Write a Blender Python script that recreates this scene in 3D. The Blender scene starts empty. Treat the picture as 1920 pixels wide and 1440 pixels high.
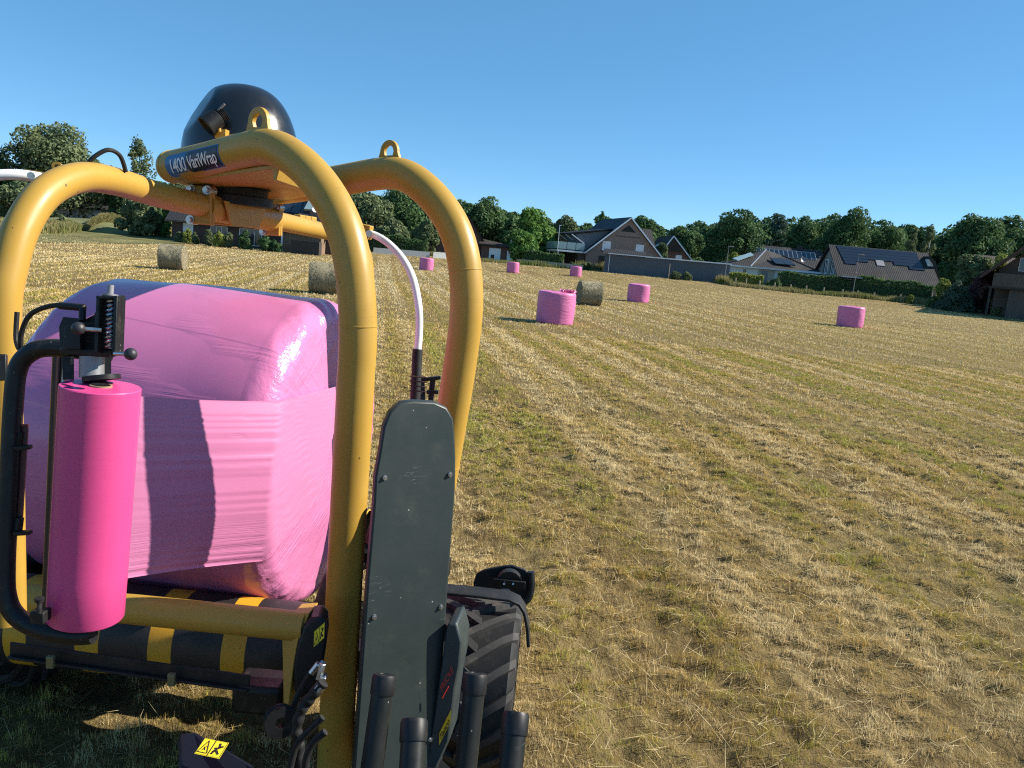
import bpy, bmesh, math, random
import numpy as np
from mathutils import Vector, Matrix

random.seed(7)
RNG = np.random.default_rng(11)
C = bpy.context.scene.collection
PI = math.pi
V = Vector

# ------------------------------------------------------------------ camera
FPX = 1450.0
CAM = V((0, 0, 2.4))
ROLL = math.radians(5.1)
PITCH = math.atan(241 / FPX)
FW = V((0, math.cos(PITCH), -math.sin(PITCH)))
_R0 = V((1, 0, 0)); _U0 = V((0, math.sin(PITCH), math.cos(PITCH)))
RT = math.cos(ROLL) * _R0 + math.sin(ROLL) * _U0
UP = -math.sin(ROLL) * _R0 + math.cos(ROLL) * _U0

def ray(px, py):
    return FW + (px - 960) / FPX * RT + (720 - py) / FPX * UP
def P(px, py, d):
    """world point seen at photo pixel (px,py) at survey depth d"""
    return CAM + d * ray(px, py)
def W(px, py, Y):
    r = ray(px, py); return CAM + r * (Y / r.y)
TY = [-500, 42, 60, 77, 92, 105, 120, 160, 400, 2000]
TZ = [0, 0, .10, .18, .50, 1.05, 1.4, 1.7, 2.0, 2.0]
def tz(Y):
    return float(np.interp(Y, TY, TZ))
def G(px, py):
    """where the pixel ray meets the terrain"""
    r = ray(px, py); t = 2.0
    for _ in range(6000):
        p = CAM + r * t
        if p.z <= tz(p.y): break
        t += .05
    return p
def at(px, py, Y):
    p = W(px, py, Y); p.z = tz(Y); return p

# ------------------------------------------------------------------ materials
MATS = {}
def newmat(name):
    m = bpy.data.materials.new(name); m.use_nodes = True
    n = m.node_tree.nodes; n.clear()
    out = n.new('ShaderNodeOutputMaterial'); b = n.new('ShaderNodeBsdfPrincipled')
    m.node_tree.links.new(b.outputs[0], out.inputs[0])
    return m, m.node_tree, b
def coords(nt, kind='Object', scale=(1, 1, 1)):
    tc = nt.nodes.new('ShaderNodeTexCoord'); mp = nt.nodes.new('ShaderNodeMapping')
    mp.inputs['Scale'].default_value = scale
    nt.links.new(tc.outputs[kind], mp.inputs[0]); return mp.outputs[0]
def noise(nt, vec, scale, detail=3, rough=.55):
    n = nt.nodes.new('ShaderNodeTexNoise'); n.inputs['Scale'].default_value = scale
    n.inputs['Detail'].default_value = detail; n.inputs['Roughness'].default_value = rough
    nt.links.new(vec, n.inputs['Vector']); return n.outputs['Fac']
def ramp(nt, fac, stops):
    r = nt.nodes.new('ShaderNodeValToRGB'); e = r.color_ramp.elements
    while len(e) < len(stops): e.new(.5)
    for k, (p, c) in enumerate(stops):
        e[k].position = p; e[k].color = (c, c, c, 1) if isinstance(c, (int, float)) else (*c, 1)
    nt.links.new(fac, r.inputs[0]); return r.outputs[0]
def mix(nt, fac, a, b, mode='MIX'):
    m = nt.nodes.new('ShaderNodeMix'); m.data_type = 'RGBA'; m.blend_type = mode
    for s, v in ((0, fac), (6, a), (7, b)):
        if hasattr(v, 'is_linked'): nt.links.new(v, m.inputs[s])
        elif s == 0: m.inputs[0].default_value = v
        else: m.inputs[s].default_value = (*v, 1) if len(v) == 3 else v
    return m.outputs[2]
def math_(nt, op, a, b=0.0):
    m = nt.nodes.new('ShaderNodeMath'); m.operation = op
    for s, v in ((0, a), (1, b)):
        if hasattr(v, 'is_linked'): nt.links.new(v, m.inputs[s])
        else: m.inputs[s].default_value = v
    return m.outputs[0]
def bump(nt, b, h, strength=.3, dist=.01, prev=None):
    n = nt.nodes.new('ShaderNodeBump'); n.inputs['Strength'].default_value = strength
    n.inputs['Distance'].default_value = dist
    nt.links.new(h, n.inputs['Height'])
    if prev is not None: nt.links.new(prev, n.inputs['Normal'])
    nt.links.new(n.outputs[0], b.inputs['Normal']); return n.outputs[0]
def attr(nt, name):
    a = nt.nodes.new('ShaderNodeAttribute'); a.attribute_name = name; return a.outputs['Fac']

def mat(name, col, rough=.5, metal=0., var=.12, vscale=6., spec=.5, bmp=0., bscale=80., coat=0., dust=None):
    if name in MATS: return MATS[name]
    m, nt, b = newmat(name)
    v = coords(nt)
    f = noise(nt, v, vscale, 5, .6)
    c = mix(nt, ramp(nt, f, [(.3, 0.), (.7, 1.)]), [x * (1 - var) for x in col], [min(1, x * (1 + var)) for x in col])
    if dust:
        f2 = noise(nt, v, vscale * 3.1, 8, .7)
        c = mix(nt, ramp(nt, f2, [(.55, 0.), (.78, dust)]), c, (.35, .29, .2))
    nt.links.new(c, b.inputs['Base Color'])
    r = ramp(nt, noise(nt, v, vscale * 2.3, 6, .7), [(.3, max(0, rough - .08)), (.7, min(1, rough + .12))])
    nt.links.new(r, b.inputs['Roughness'])
    b.inputs['Metallic'].default_value = metal
    b.inputs['Specular IOR Level'].default_value = spec
    b.inputs['Coat Weight'].default_value = coat
    if bmp: bump(nt, b, noise(nt, v, bscale, 4, .6), bmp, .004)
    MATS[name] = m; return m

M_YEL = mat('yellow_paint', (.415, .247, .040), .42, var=.06, vscale=2.5, bmp=.05, bscale=220, dust=.10, spec=.4)
M_BLK = mat('black_paint', (.007, .008, .009), .45, spec=.35, var=.25, dust=.12, vscale=5)
M_RUB = mat('black_rubber', (.012, .0122, .0125), .6, spec=.35, var=.25, dust=.12, vscale=9, bmp=.15, bscale=140)
M_GUARD = mat('grey_green_guard', (.022, .031, .029), .42, var=.14, vscale=3, dust=.06, spec=.35)
M_POST = mat('dark_post', (.010, .012, .012), .45, var=.2, vscale=8, dust=.05, spec=.3)
M_STEEL = mat('zinc_steel', (.55, .56, .57), .34, metal=1., var=.2, vscale=20)
M_WHITE = mat('white_enamel', (.80, .80, .80), .3, var=.04)
M_DKST = mat('dark_steel', (.024, .024, .025), .55, metal=.5, var=.3, vscale=12, dust=.15)
M_ORED = mat('warm_brown_plate', (.10, .055, .03), .6, var=.3)
M_STICK = mat('sticker_yellow', (.85, .66, .02), .4, var=.05)
M_STICKB = mat('sticker_black', (.01, .01, .01), .5)
M_BLUE = mat('decal_blue', (.025, .13, .30), .35, var=.05)
M_LETW = mat('decal_white', (.78, .80, .82), .4, var=.04)
M_LETR = mat('decal_red', (.65, .025, .02), .4, var=.05)
M_GREY = mat('grey_plastic', (.22, .22, .23), .45, var=.1)
M_RUST = mat('brown_cone', (.05, .03, .025), .7, var=.4, vscale=30, dust=.35)

def speckle(m, scale, amount, col, seed=0.):
    """small chips, chaff specks and hair scratches on top of a paint"""
    nt = m.node_tree; b = [n for n in nt.nodes if n.type == 'BSDF_PRINCIPLED'][0]
    src = b.inputs['Base Color'].links[0].from_socket
    v = nt.nodes.new('ShaderNodeTexVoronoi'); v.inputs['Scale'].default_value = scale
    mp = coords(nt, 'Object', (1, 1, .8)); nt.links.new(mp, v.inputs['Vector'])
    wn = nt.nodes.new('ShaderNodeSeparateColor'); nt.links.new(v.outputs['Color'], wn.inputs[0])
    k = math_(nt, 'MULTIPLY', math_(nt, 'LESS_THAN', v.outputs['Distance'], .16), math_(nt, 'LESS_THAN', wn.outputs[0], amount))
    sc = noise(nt, coords(nt, 'Object', (1.5 + seed, 1.5, 30)), 3.5, 2); sc2 = noise(nt, coords(nt, 'Object', (1, 1, 1)), 5.5, 2)
    line = math_(nt, 'MULTIPLY', math_(nt, 'LESS_THAN', math_(nt, 'ABSOLUTE', math_(nt, 'SUBTRACT', sc, .5)), .004), math_(nt, 'GREATER_THAN', sc2, .62))
    nt.links.new(mix(nt, math_(nt, 'MULTIPLY', math_(nt, 'MAXIMUM', k, math_(nt, 'MULTIPLY', line, .5)), .75), src, col), b.inputs['Base Color'])
speckle(M_GUARD, 60, .035, (.32, .33, .30)); speckle(M_POST, 70, .05, (.22, .22, .21)); speckle(M_BLK, 70, .04, (.16, .15, .13)); speckle(M_YEL, 34, .022, (.05, .035, .02))
M_TREAD = mat('dusty_tread', (.030, .029, .028), .75, var=.3, vscale=7, dust=.25)
def film_mat(name, col, kind, rough=.26):
    m, nt, b = newmat(name)
    tc = nt.nodes.new('ShaderNodeTexCoord'); sx = nt.nodes.new('ShaderNodeSeparateXYZ')
    nt.links.new(tc.outputs['Object'], sx.inputs[0])
    X, Yc, Z = sx.outputs
    def comb(a, bb, c=0.):
        k = nt.nodes.new('ShaderNodeCombineXYZ')
        for i, v in enumerate((a, bb, c)):
            if hasattr(v, 'is_linked'): nt.links.new(v, k.inputs[i])
            else: k.inputs[i].default_value = v
        return k.outputs[0]
    big = noise(nt, tc.outputs['Object'], 2.2, 3)
    c = mix(nt, ramp(nt, big, [(.3, 0.), (.7, 1.)]), [x * .93 for x in col], [min(1, x * 1.05) for x in col])
    nt.links.new(c, b.inputs['Base Color'])
    b.inputs['Roughness'].default_value = rough
    b.inputs['Specular IOR Level'].default_value = .55
    if kind == 'bale':      # axis of the bale is local X
        ang = math_(nt, 'ARCTAN2', Yc, Z)
        rad = math_(nt, 'SQRT', math_(nt, 'ADD', math_(nt, 'MULTIPLY', Yc, Yc), math_(nt, 'MULTIPLY', Z, Z)))
        onend = ramp(nt, math_(nt, 'ABSOLUTE', X), [(.63, 0.), (.68, 1.)])
        wall = noise(nt, comb(math_(nt, 'MULTIPLY', X, 1.2), math_(nt, 'MULTIPLY', ang, 26.)), 2.4, 3)
        wallmask = ramp(nt, noise(nt, comb(math_(nt, 'MULTIPLY', X, 1.5), math_(nt, 'MULTIPLY', ang, 2.6)), 1.3, 2), [(.52, 0.), (.70, .6)])
        endw = noise(nt, comb(math_(nt, 'MULTIPLY', ang, 9.), math_(nt, 'MULTIPLY', rad, 2.)), 3.2, 4)
        # folds of the taut film running across the end
        rot = math_(nt, 'SUBTRACT', math_(nt, 'MULTIPLY', Z, .86), math_(nt, 'MULTIPLY', Yc, .55))
        rot2 = math_(nt, 'ADD', math_(nt, 'MULTIPLY', Z, .55), math_(nt, 'MULTIPLY', Yc, .86))
        fold = noise(nt, comb(math_(nt, 'MULTIPLY', rot, 22.), math_(nt, 'MULTIPLY', rot2, 1.4)), 2.2, 3)
        foldm = ramp(nt, noise(nt, tc.outputs['Object'], 3.1, 2), [(.45, 0.), (.6, 1.)])
        e2 = math_(nt, 'ADD', math_(nt, 'MULTIPLY', endw, .7), math_(nt, 'MULTIPLY', math_(nt, 'MULTIPLY', fold, foldm), 1.3))
        h = math_(nt, 'ADD', math_(nt, 'MULTIPLY', e2, onend), math_(nt, 'MULTIPLY', math_(nt, 'MULTIPLY', wall, wallmask), math_(nt, 'SUBTRACT', 1., onend)))
        n1 = bump(nt, b, h, .55, .016)
        # lumpy corners where the crop pokes the film
        edge = ramp(nt, math_(nt, 'ABSOLUTE', X), [(.52, 0.), (.62, 1.), (.70, .25)])
        lump = math_(nt, 'MULTIPLY', noise(nt, tc.outputs['Object'], 24, 3, .6), edge)
        n2 = bump(nt, b, lump, .32, .02, n1)
        # overlapping film edges along the wall
        band = math_(nt, 'FRACT', math_(nt, 'ADD', math_(nt, 'MULTIPLY', ang, 1.55), math_(nt, 'MULTIPLY', X, .25)))
        stp = ramp(nt, band, [(0., 0.), (.02, 1.), (1., .0)])
        bump(nt, b, stp, .2, .008, n2)
    elif kind == 'web':
        uv = nt.nodes.new('ShaderNodeUVMap')
        su = nt.nodes.new('ShaderNodeSeparateXYZ'); nt.links.new(uv.outputs[0], su.inputs[0])
        u, v = su.outputs[0], su.outputs[1]
        w = noise(nt, comb(math_(nt, 'MULTIPLY', u, 1.6), math_(nt, 'MULTIPLY', v, 44.)), 2., 3)
        msk = ramp(nt, noise(nt, comb(math_(nt, 'MULTIPLY', u, 2.), math_(nt, 'MULTIPLY', v, 5.)), 1.6, 2), [(.60, .0), (.76, .8)])
        low = ramp(nt, v, [(.0, 1.), (.2, 1.), (.3, 0.)])
        m2 = math_(nt, 'MAXIMUM', msk, low)
        bump(nt, b, math_(nt, 'MULTIPLY', w, m2), .30, .010)
    elif kind == 'roll':
        w = noise(nt, coords(nt, 'Object', (2, 2, 14)), 5, 3)
        bump(nt, b, w, .05, .006)
    else:
        w = noise(nt, coords(nt, 'Object', (1, 1, 5)), 4, 4)
        bump(nt, b, w, .5, .03)
    MATS[name] = m; return m
M_FILM = film_mat('pink_film_wrapped', (.60, .185, .37), 'bale', .24)
M_WEB = film_mat('pink_film_stretched', (.56, .185, .35), 'web', .38)
M_ROLL = film_mat('pink_film_roll', (.62, .062, .225), 'roll', .36)
M_FAR = film_mat('pink_film_far', (.60, .155, .335), 'far', .42)

# ------------------------------------------------------------------ mesh builder
class MB:
    def __init__(s): s.v = []; s.f = []; s.m = []
    def add(s, vs, fs, mi=0):
        o = len(s.v); s.v += [tuple(x) for x in vs]
        s.f += [tuple(i + o for i in f) for f in fs]; s.m += [mi] * len(fs); return s
    def box(s, c, size, rot=None, mi=0):
        c = V(c); hx, hy, hz = [k / 2 for k in size]
        vs = [V((x, y, z)) for x in (-hx, hx) for y in (-hy, hy) for z in (-hz, hz)]
        if rot is not None: vs = [rot @ v for v in vs]
        return s.add([c + v for v in vs], [(0, 1, 3, 2), (4, 6, 7, 5), (0, 4, 5, 1), (2, 3, 7, 6), (0, 2, 6, 4), (1, 5, 7, 3)], mi)
    def bar(s, a, b, w, h, upv=(0, 0, 1), mi=0):
        a = V(a); b = V(b); d = (b - a).normalized(); u = V(upv)
        x = d.cross(u)
        if x.length < 1e-4: x = d.cross(V((1, 0, 0)))
        x.normalize(); z = x.cross(d).normalized()
        R = Matrix((x, d, z)).transposed()
        return s.box((a + b) / 2, (w, (b - a).length, h), R, mi)
    def tube(s, pts, r, n=16, cap=True, mi=0, flat=None):
        pts = [V(p) for p in pts]; N = len(pts)
        rs = r if isinstance(r, (list, tuple)) else [r] * N
        T = [((pts[min(i + 1, N - 1)] - pts[max(i - 1, 0)]).normalized()) for i in range(N)]
        ref = V((0, 0, 1)) if abs(T[0].z) < .9 else V((1, 0, 0))
        x = T[0].cross(ref).normalized(); vs = []
        for i in range(N):
            x = (x - T[i] * x.dot(T[i])).normalized(); y = T[i].cross(x)
            for k in range(n):
                a = 2 * PI * k / n
                vs.append(pts[i] + rs[i] * (math.cos(a) * x + math.sin(a) * y))
        fs = [(i * n + k, i * n + (k + 1) % n, (i + 1) * n + (k + 1) % n, (i + 1) * n + k) for i in range(N - 1) for k in range(n)]
        if cap: fs += [tuple(range(n - 1, -1, -1)), tuple((N - 1) * n + k for k in range(n))]
        return s.add(vs, fs, mi)
    def cyl(s, a, b, r, r2=None, n=20, cap=True, mi=0):
        return s.tube([a, b], [r, r if r2 is None else r2], n, cap, mi)
    def lathe(s, prof, origin, axis, n=32, mi=0, xref=None):
        """prof: list of (radius, distance along axis)"""
        o = V(origin); ax = V(axis).normalized()
        x = ax.cross(V(xref) if xref else (V((0, 0, 1)) if abs(ax.z) < .9 else V((1, 0, 0)))).normalized(); y = ax.cross(x)
        vs = []; fs = []
        for (r, h) in prof:
            for k in range(n):
                a = 2 * PI * k / n
                vs.append(o + ax * h + max(r, 1e-4) * (math.cos(a) * x + math.sin(a) * y))
        for i in range(len(prof) - 1):
            for k in range(n):
                fs.append((i * n + k, i * n + (k + 1) % n, (i + 1) * n + (k + 1) % n, (i + 1) * n + k))
        return s.add(vs, fs, mi)
    def prism(s, poly, vec, mi=0):
        poly = [V(p) for p in poly]; n = len(poly); vec = V(vec)
        return s.add(poly + [p + vec for p in poly], [tuple(range(n - 1, -1, -1)), tuple(range(n, 2 * n))] +
                     [(i, (i + 1) % n, n + (i + 1) % n, n + i) for i in range(n)], mi)
    def ribbon(s, pts, wid, th, mi=0):
        """bent plate: path pts, extruded along vec wid, thickness vector computed"""
        pts = [V(p) for p in pts]; wid = V(wid); N = len(pts); up = []
        for i in range(N):
            t = (pts[min(i + 1, N - 1)] - pts[max(i - 1, 0)]).normalized()
            up.append(wid.cross(t).normalized() * th)
        vs = []
        for i in range(N): vs += [pts[i], pts[i] + wid, pts[i] + wid + up[i], pts[i] + up[i]]
        fs = []
        for i in range(N - 1):
            a = i * 4; b = a + 4
            for k in range(4): fs.append((a + k, a + (k + 1) % 4, b + (k + 1) % 4, b + k))
        fs += [(3, 2, 1, 0), tuple((N - 1) * 4 + k for k in range(4))]
        return s.add(vs, fs, mi)
    def ball(s, c, r, n=14, mi=0, sc=(1, 1, 1)):
        prof = [(r * math.sin(PI * i / n), -r * math.cos(PI * i / n)) for i in range(n + 1)]
        o = len(s.v); s.lathe(prof, (0, 0, 0), (0, 0, 1), n * 2, mi)
        c = V(c)
        s.v[o:] = [(c.x + v[0] * sc[0], c.y + v[1] * sc[1], c.z + v[2] * sc[2]) for v in s.v[o:]]
        return s
    def mesh(s, name, mats, smooth=35):
        me = bpy.data.meshes.new(name); me.from_pydata(s.v, [], s.f); me.validate()
        for m in (mats if isinstance(mats, (list, tuple)) else [mats]): me.materials.append(m)
        if max(s.m, default=0) and len(me.polygons) == len(s.m): me.polygons.foreach_set('material_index', s.m)
        bm = bmesh.new(); bm.from_mesh(me); bmesh.ops.recalc_face_normals(bm, faces=bm.faces); bm.to_mesh(me); bm.free()
        if smooth:
            me.polygons.foreach_set('use_smooth', [True] * len(me.polygons))
            me.set_sharp_from_angle(angle=math.radians(smooth))
        return me

def link(name, me, parent=None, world=True, bevel=0, seg=2):
    o = bpy.data.objects.new(name, me); C.objects.link(o)
    if parent is not None:
        o.parent = parent
        if world and parent.parent is None: o.location = -V(parent.location)
    if bevel:
        b = o.modifiers.new('bevel', 'BEVEL'); b.width = bevel; b.segments = seg; b.limit_method = 'ANGLE'; b.angle_limit = math.radians(40)
    return o
def obj(name, mb, mats, parent=None, smooth=35, world=True, bevel=0, label=None):
    o = link(name, mb.mesh(name, mats, smooth), parent, world, bevel)
    if label: o['label'] = label
    return o
def tag(o, label=None, cat=None, group=None, kind=None):
    if label: o['label'] = label
    if cat: o['category'] = cat
    if group: o['group'] = group
    if kind: o['kind'] = kind
    return o
def thing(name, label, cat, loc, rz=0, group=None):
    o = bpy.data.objects.new(name, None); C.objects.link(o); o.location = loc; o.rotation_euler = (0, 0, rz)
    o.empty_display_size = .3
    return tag(o, label, cat, group)

def smooth_path(pts, sub=6):
    pts = [V(p) for p in pts]; out = []
    for i in range(len(pts) - 1):
        p0 = pts[max(i - 1, 0)]; p1 = pts[i]; p2 = pts[i + 1]; p3 = pts[min(i + 2, len(pts) - 1)]
        for k in range(sub):
            t = k / sub
            out.append(.5 * ((2 * p1) + (p2 - p0) * t + (2 * p0 - 5 * p1 + 4 * p2 - p3) * t * t + (3 * p1 - p0 - 3 * p2 + p3) * t ** 3))
    out.append(pts[-1]); return out

def text_mesh(txt, size=1., shear=0., bold=0., font_sp=1.):
    cu = bpy.data.curves.new('t', 'FONT'); cu.body = txt; cu.size = size; cu.shear = shear; cu.offset = bold
    cu.space_character = font_sp; cu.resolution_u = 3
    o = bpy.data.objects.new('t', cu); C.objects.link(o)
    bpy.context.view_layer.update()
    me = bpy.data.meshes.new_from_object(o.evaluated_get(bpy.context.evaluated_depsgraph_get()))
    bpy.data.objects.remove(o); bpy.data.curves.remove(cu)
    vs = [V(v.co) for v in me.vertices]; fs = [tuple(p.vertices) for p in me.polygons]
    bpy.data.meshes.remove(me); return vs, fs

# value noise
def vnoise(x, y, seed=0):
    xi = np.floor(x).astype(np.int64); yi = np.floor(y).astype(np.int64)
    fx = x - xi; fy = y - yi; fx = fx * fx * (3 - 2 * fx); fy = fy * fy * (3 - 2 * fy)
    def h(a, b):
        n = (a * 374761393 + b * 668265263 + seed * 974634777) & 0x7fffffff
        n = ((n ^ (n >> 13)) * 1274126177) & 0x7fffffff
        return ((n ^ (n >> 16)) & 0xffff) / 65535.
    return (h(xi, yi) * (1 - fx) + h(xi + 1, yi) * fx) * (1 - fy) + (h(xi, yi + 1) * (1 - fx) + h(xi + 1, yi + 1) * fx) * fy
def fbm(x, y, seed=0, o=3):
    s = 0; a = 1; t = 0
    for k in range(o): s = s + a * vnoise(x * 2 ** k, y * 2 ** k, seed + k); t += a; a *= .5
    return s / t
ROWA = math.radians(10.3)
def rowcoord(x, y): return x * math.cos(ROWA) + y * math.sin(ROWA), -x * math.sin(ROWA) + y * math.cos(ROWA)

# ------------------------------------------------------------------ ground
def clump(x, y):
    s, l = rowcoord(x, y)
    return .72 * fbm(s * 6.0, l * 8.5, 3, 3) + .28 * fbm(s * 1.6, l * 2.0, 13, 2)
def stripes(s, l):
    w = 1.4 * vnoise(l * .035, s * .05, 77); a = .5 + .5 * np.sin(2 * PI * s / 2.9 + w); b = .5 + .5 * np.sin(2 * PI * s / .97 + 2.2 * w + 1)
    return .38 * a + .62 * b
def ground_dz(x, y):
    near = np.clip((40 - np.hypot(x, y)) / 28, 0, 1)
    s, l = rowcoord(x, y)
    return near * (.075 * np.clip((clump(x, y) - .34) * 2.8, 0, 1) - .03 + .04 * (vnoise(s * 1.1, l * .5, 9) - .5))
def axis_lines(dense0, dense1, step, lo, hi, g=1.08):
    a = list(np.arange(dense0, dense1, step)); st = step; p = a[-1]
    while p < hi: st *= g; p += st; a.append(p)
    st = step; p = a[0]; b = []
    while p > lo: st *= g; p -= st; b.append(p)
    return np.array(b[::-1] + a)
gx = axis_lines(-4, 10, .06, -1500, 1500); gy = axis_lines(2.2, 12, .06, -200, 3000, 1.06)
XX, YY = np.meshgrid(gx, gy)
ZZ = np.interp(YY, TY, TZ) + ground_dz(XX, YY)
nx, ny = len(gx), len(gy)
def grid_mesh(name, co, nx, ny):
    me = bpy.data.meshes.new(name)
    idx = np.arange(nx * ny).reshape(ny, nx)
    q = np.stack([idx[:-1, :-1], idx[:-1, 1:], idx[1:, 1:], idx[1:, :-1]], -1).reshape(-1, 4)
    me.vertices.add(nx * ny); me.vertices.foreach_set('co', co.astype(np.float32).ravel())
    me.loops.add(q.size); me.loops.foreach_set('vertex_index', q.astype(np.int32).ravel())
    me.polygons.add(len(q)); me.polygons.foreach_set('loop_start', np.arange(0, q.size, 4, dtype=np.int32))
    me.polygons.foreach_set('use_smooth', np.ones(len(q), bool))
    me.update(); me.validate(); return me

m, nt, b = newmat('mown_field')
geo = nt.nodes.new('ShaderNodeNewGeometry'); pos = geo.outputs['Position']
rm = nt.nodes.new('ShaderNodeMapping'); rm.inputs['Rotation'].default_value = (0, 0, -ROWA)
nt.links.new(pos, rm.inputs[0])
def scaled(v, sc):
    k = nt.nodes.new('ShaderNodeMapping'); k.inputs['Scale'].default_value = sc; nt.links.new(v, k.inputs[0]); return k.outputs[0]
stripe = noise(nt, scaled(rm.outputs[0], (1.0, .012, 1)), 1.1, 3, .65)
patch = noise(nt, pos, .16, 4, .6)
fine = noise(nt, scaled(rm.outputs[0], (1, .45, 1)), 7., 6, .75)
gr = noise(nt, scaled(rm.outputs[0], (1.0, .12, 1)), .33, 4, .6)
c1 = mix(nt, ramp(nt, stripe, [(.36, 0.), (.64, 1.)]), (.19, .128, .050), (.325, .238, .10))
c2 = mix(nt, ramp(nt, gr, [(.48, 0.), (.66, .6)]), c1, (.20, .165, .055))
c3 = mix(nt, ramp(nt, patch, [(.4, 0.), (.65, .45)]), c2, (.36, .28, .13))
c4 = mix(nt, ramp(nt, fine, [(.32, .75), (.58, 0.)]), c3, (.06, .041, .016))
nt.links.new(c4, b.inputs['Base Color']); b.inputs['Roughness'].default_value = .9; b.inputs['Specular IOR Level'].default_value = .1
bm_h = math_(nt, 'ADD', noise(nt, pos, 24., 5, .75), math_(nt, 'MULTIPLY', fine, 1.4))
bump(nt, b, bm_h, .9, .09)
M_FIELD = m
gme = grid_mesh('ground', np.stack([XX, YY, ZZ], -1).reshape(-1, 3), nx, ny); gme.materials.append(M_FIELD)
ground = link('ground', gme); tag(ground, 'mown hay field running back to the houses', None, None, 'structure')

# stubble: short cut stalks and loose straw
def leaf_material(name, a, b_, trans=.25, seed=0.):
    m, nt, b = newmat(name)
    t = attr(nt, 'tone')
    c = mix(nt, t, a, b_)
    n = noise(nt, coords(nt, 'Object'), .35 + seed, 3)
    c = mix(nt, ramp(nt, n, [(.3, 0.), (.7, 1.)]), c, mix(nt, .5, c, [x * 1.25 for x in b_]))
    nt.links.new(c, b.inputs['Base Color']); b.inputs['Roughness'].default_value = .6; b.inputs['Specular IOR Level'].default_value = .25
    tr = nt.nodes.new('ShaderNodeBsdfTranslucent'); nt.links.new(c, tr.inputs[0])
    ms = nt.nodes.new('ShaderNodeMixShader'); ms.inputs[0].default_value = trans
    out = [k for k in nt.nodes if k.type == 'OUTPUT_MATERIAL'][0]
    nt.links.new(b.outputs[0], ms.inputs[1]); nt.links.new(tr.outputs[0], ms.inputs[2]); nt.links.new(ms.outputs[0], out.inputs[0])
    return m
def ramp_leaf(name, stops, trans=.2):
    m, nt, b = newmat(name)
    c = ramp(nt, attr(nt, 'tone'), stops)
    nt.links.new(c, b.inputs['Base Color']); b.inputs['Roughness'].default_value = .7; b.inputs['Specular IOR Level'].default_value = .1
    tr = nt.nodes.new('ShaderNodeBsdfTranslucent'); nt.links.new(c, tr.inputs[0])
    ms = nt.nodes.new('ShaderNodeMixShader'); ms.inputs[0].default_value = trans
    out = [k for k in nt.nodes if k.type == 'OUTPUT_MATERIAL'][0]
    nt.links.new(b.outputs[0], ms.inputs[1]); nt.links.new(tr.outputs[0], ms.inputs[2]); nt.links.new(ms.outputs[0], out.inputs[0])
    return m
M_STUB = ramp_leaf('stubble', [(0., (.78, .64, .36)), (.35, (.66, .48, .195)), (.6, (.47, .33, .10)), (.8, (.46, .39, .09)), (1., (.40, .40, .08))])

def tri_object(name, verts, tone, material, nper=3):
    """verts (N,nper,3) polygons with a per-corner-free point attribute tone (N)"""
    n = len(verts); me = bpy.data.meshes.new(name)
    me.vertices.add(n * nper); me.vertices.foreach_set('co', verts.astype(np.float32).ravel())
    me.loops.add(n * nper); me.loops.foreach_set('vertex_index', np.arange(n * nper, dtype=np.int32))
    me.polygons.add(n); me.polygons.foreach_set('loop_start', np.arange(0, n * nper, nper, dtype=np.int32))
    a = me.attributes.new('tone', 'FLOAT', 'POINT'); a.data.foreach_set('value', np.repeat(tone, nper).astype(np.float32))
    me.update(); me.validate(); me.materials.append(material); return me
def blades(x, y, z, h, w, lean, face=None):
    n = len(x); a = RNG.uniform(0, 2 * PI, n); d = RNG.uniform(0, 2 * PI, n)
    p = np.stack([x, y, z], -1)
    wv = np.stack([np.cos(a), np.sin(a), np.zeros(n)], -1) * (w / 2)[:, None]
    L = h[:, None] * np.stack([np.cos(d) * np.sin(lean), np.sin(d) * np.sin(lean), np.cos(lean)], -1)
    return np.stack([p - wv, p + wv, p + L + wv * .25, p + L - wv * .25], 1)
EDGE = [(-420, 445), (-150, 436), (0, 432), (240, 432), (440, 456), (590, 464), (760, 474), (900, 490), (1079, 505), (1240, 514), (1370, 536), (1500, 550), (1600, 558), (1700, 568), (1800, 577), (1920, 597), (2150, 640)]
EP = [G(px, py) for px, py in EDGE]
def edge_at(n):
    pts = []; 
    for i in range(len(EP) - 1):
        for k in range(n): pts.append(EP[i].lerp(EP[i + 1], k / n))
    return pts + [EP[-1]]
VB = []; TB = []
def lay(x, y, c, n, h, lean, wpx, tuft_tone=0.):
    s, l = rowcoord(x, y); sw = stripes(s, l)
    z = np.interp(y, TY, TZ) + ground_dz(x, y) - .004
    w = np.maximum(.003, y / 773. * wpx) * RNG.uniform(.6, 1.2, n)
    gs = fbm(s * .42 + 3, l * .06, 21, 3) * .75 + fbm(x * .9, y * .9, 31, 2) * .35
    swath = .5 + .85 * (sw - .5) + .4 * (fbm(s * .55 + 40, l * .012, 51, 2) - .5)
    tone = RNG.normal(.37, .13, n) + tuft_tone - np.clip((swath - .5) * 1.2, -.32, .36) - np.clip((y - 30) / 190, 0, .2)
    tone = np.clip(tone + np.clip((gs - .51) * 2.6, 0, .38) * RNG.uniform(.2, 1.3, n) * np.clip(1.35 - y / 32, .12, 1) * np.where(y < 7, np.clip((x + .5) / .9, .1, 1), 1), 0, 1)
    VB.append(blades(x, y, z, h * (1 - .2 * sw), w, lean)); TB.append(tone)
    k = int(n * .035)      # loose straw lying about
    i = RNG.choice(n, k, replace=False)
    VB.append(blades(x[i], y[i], z[i] + RNG.uniform(.01, .04, k), RNG.uniform(.04, .17, k), w[i] * .85, np.clip(RNG.normal(1.42, .12, k), 1.0, 1.6)))
    TB.append(np.clip(RNG.normal(.03, .07, k), 0, .25))
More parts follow.
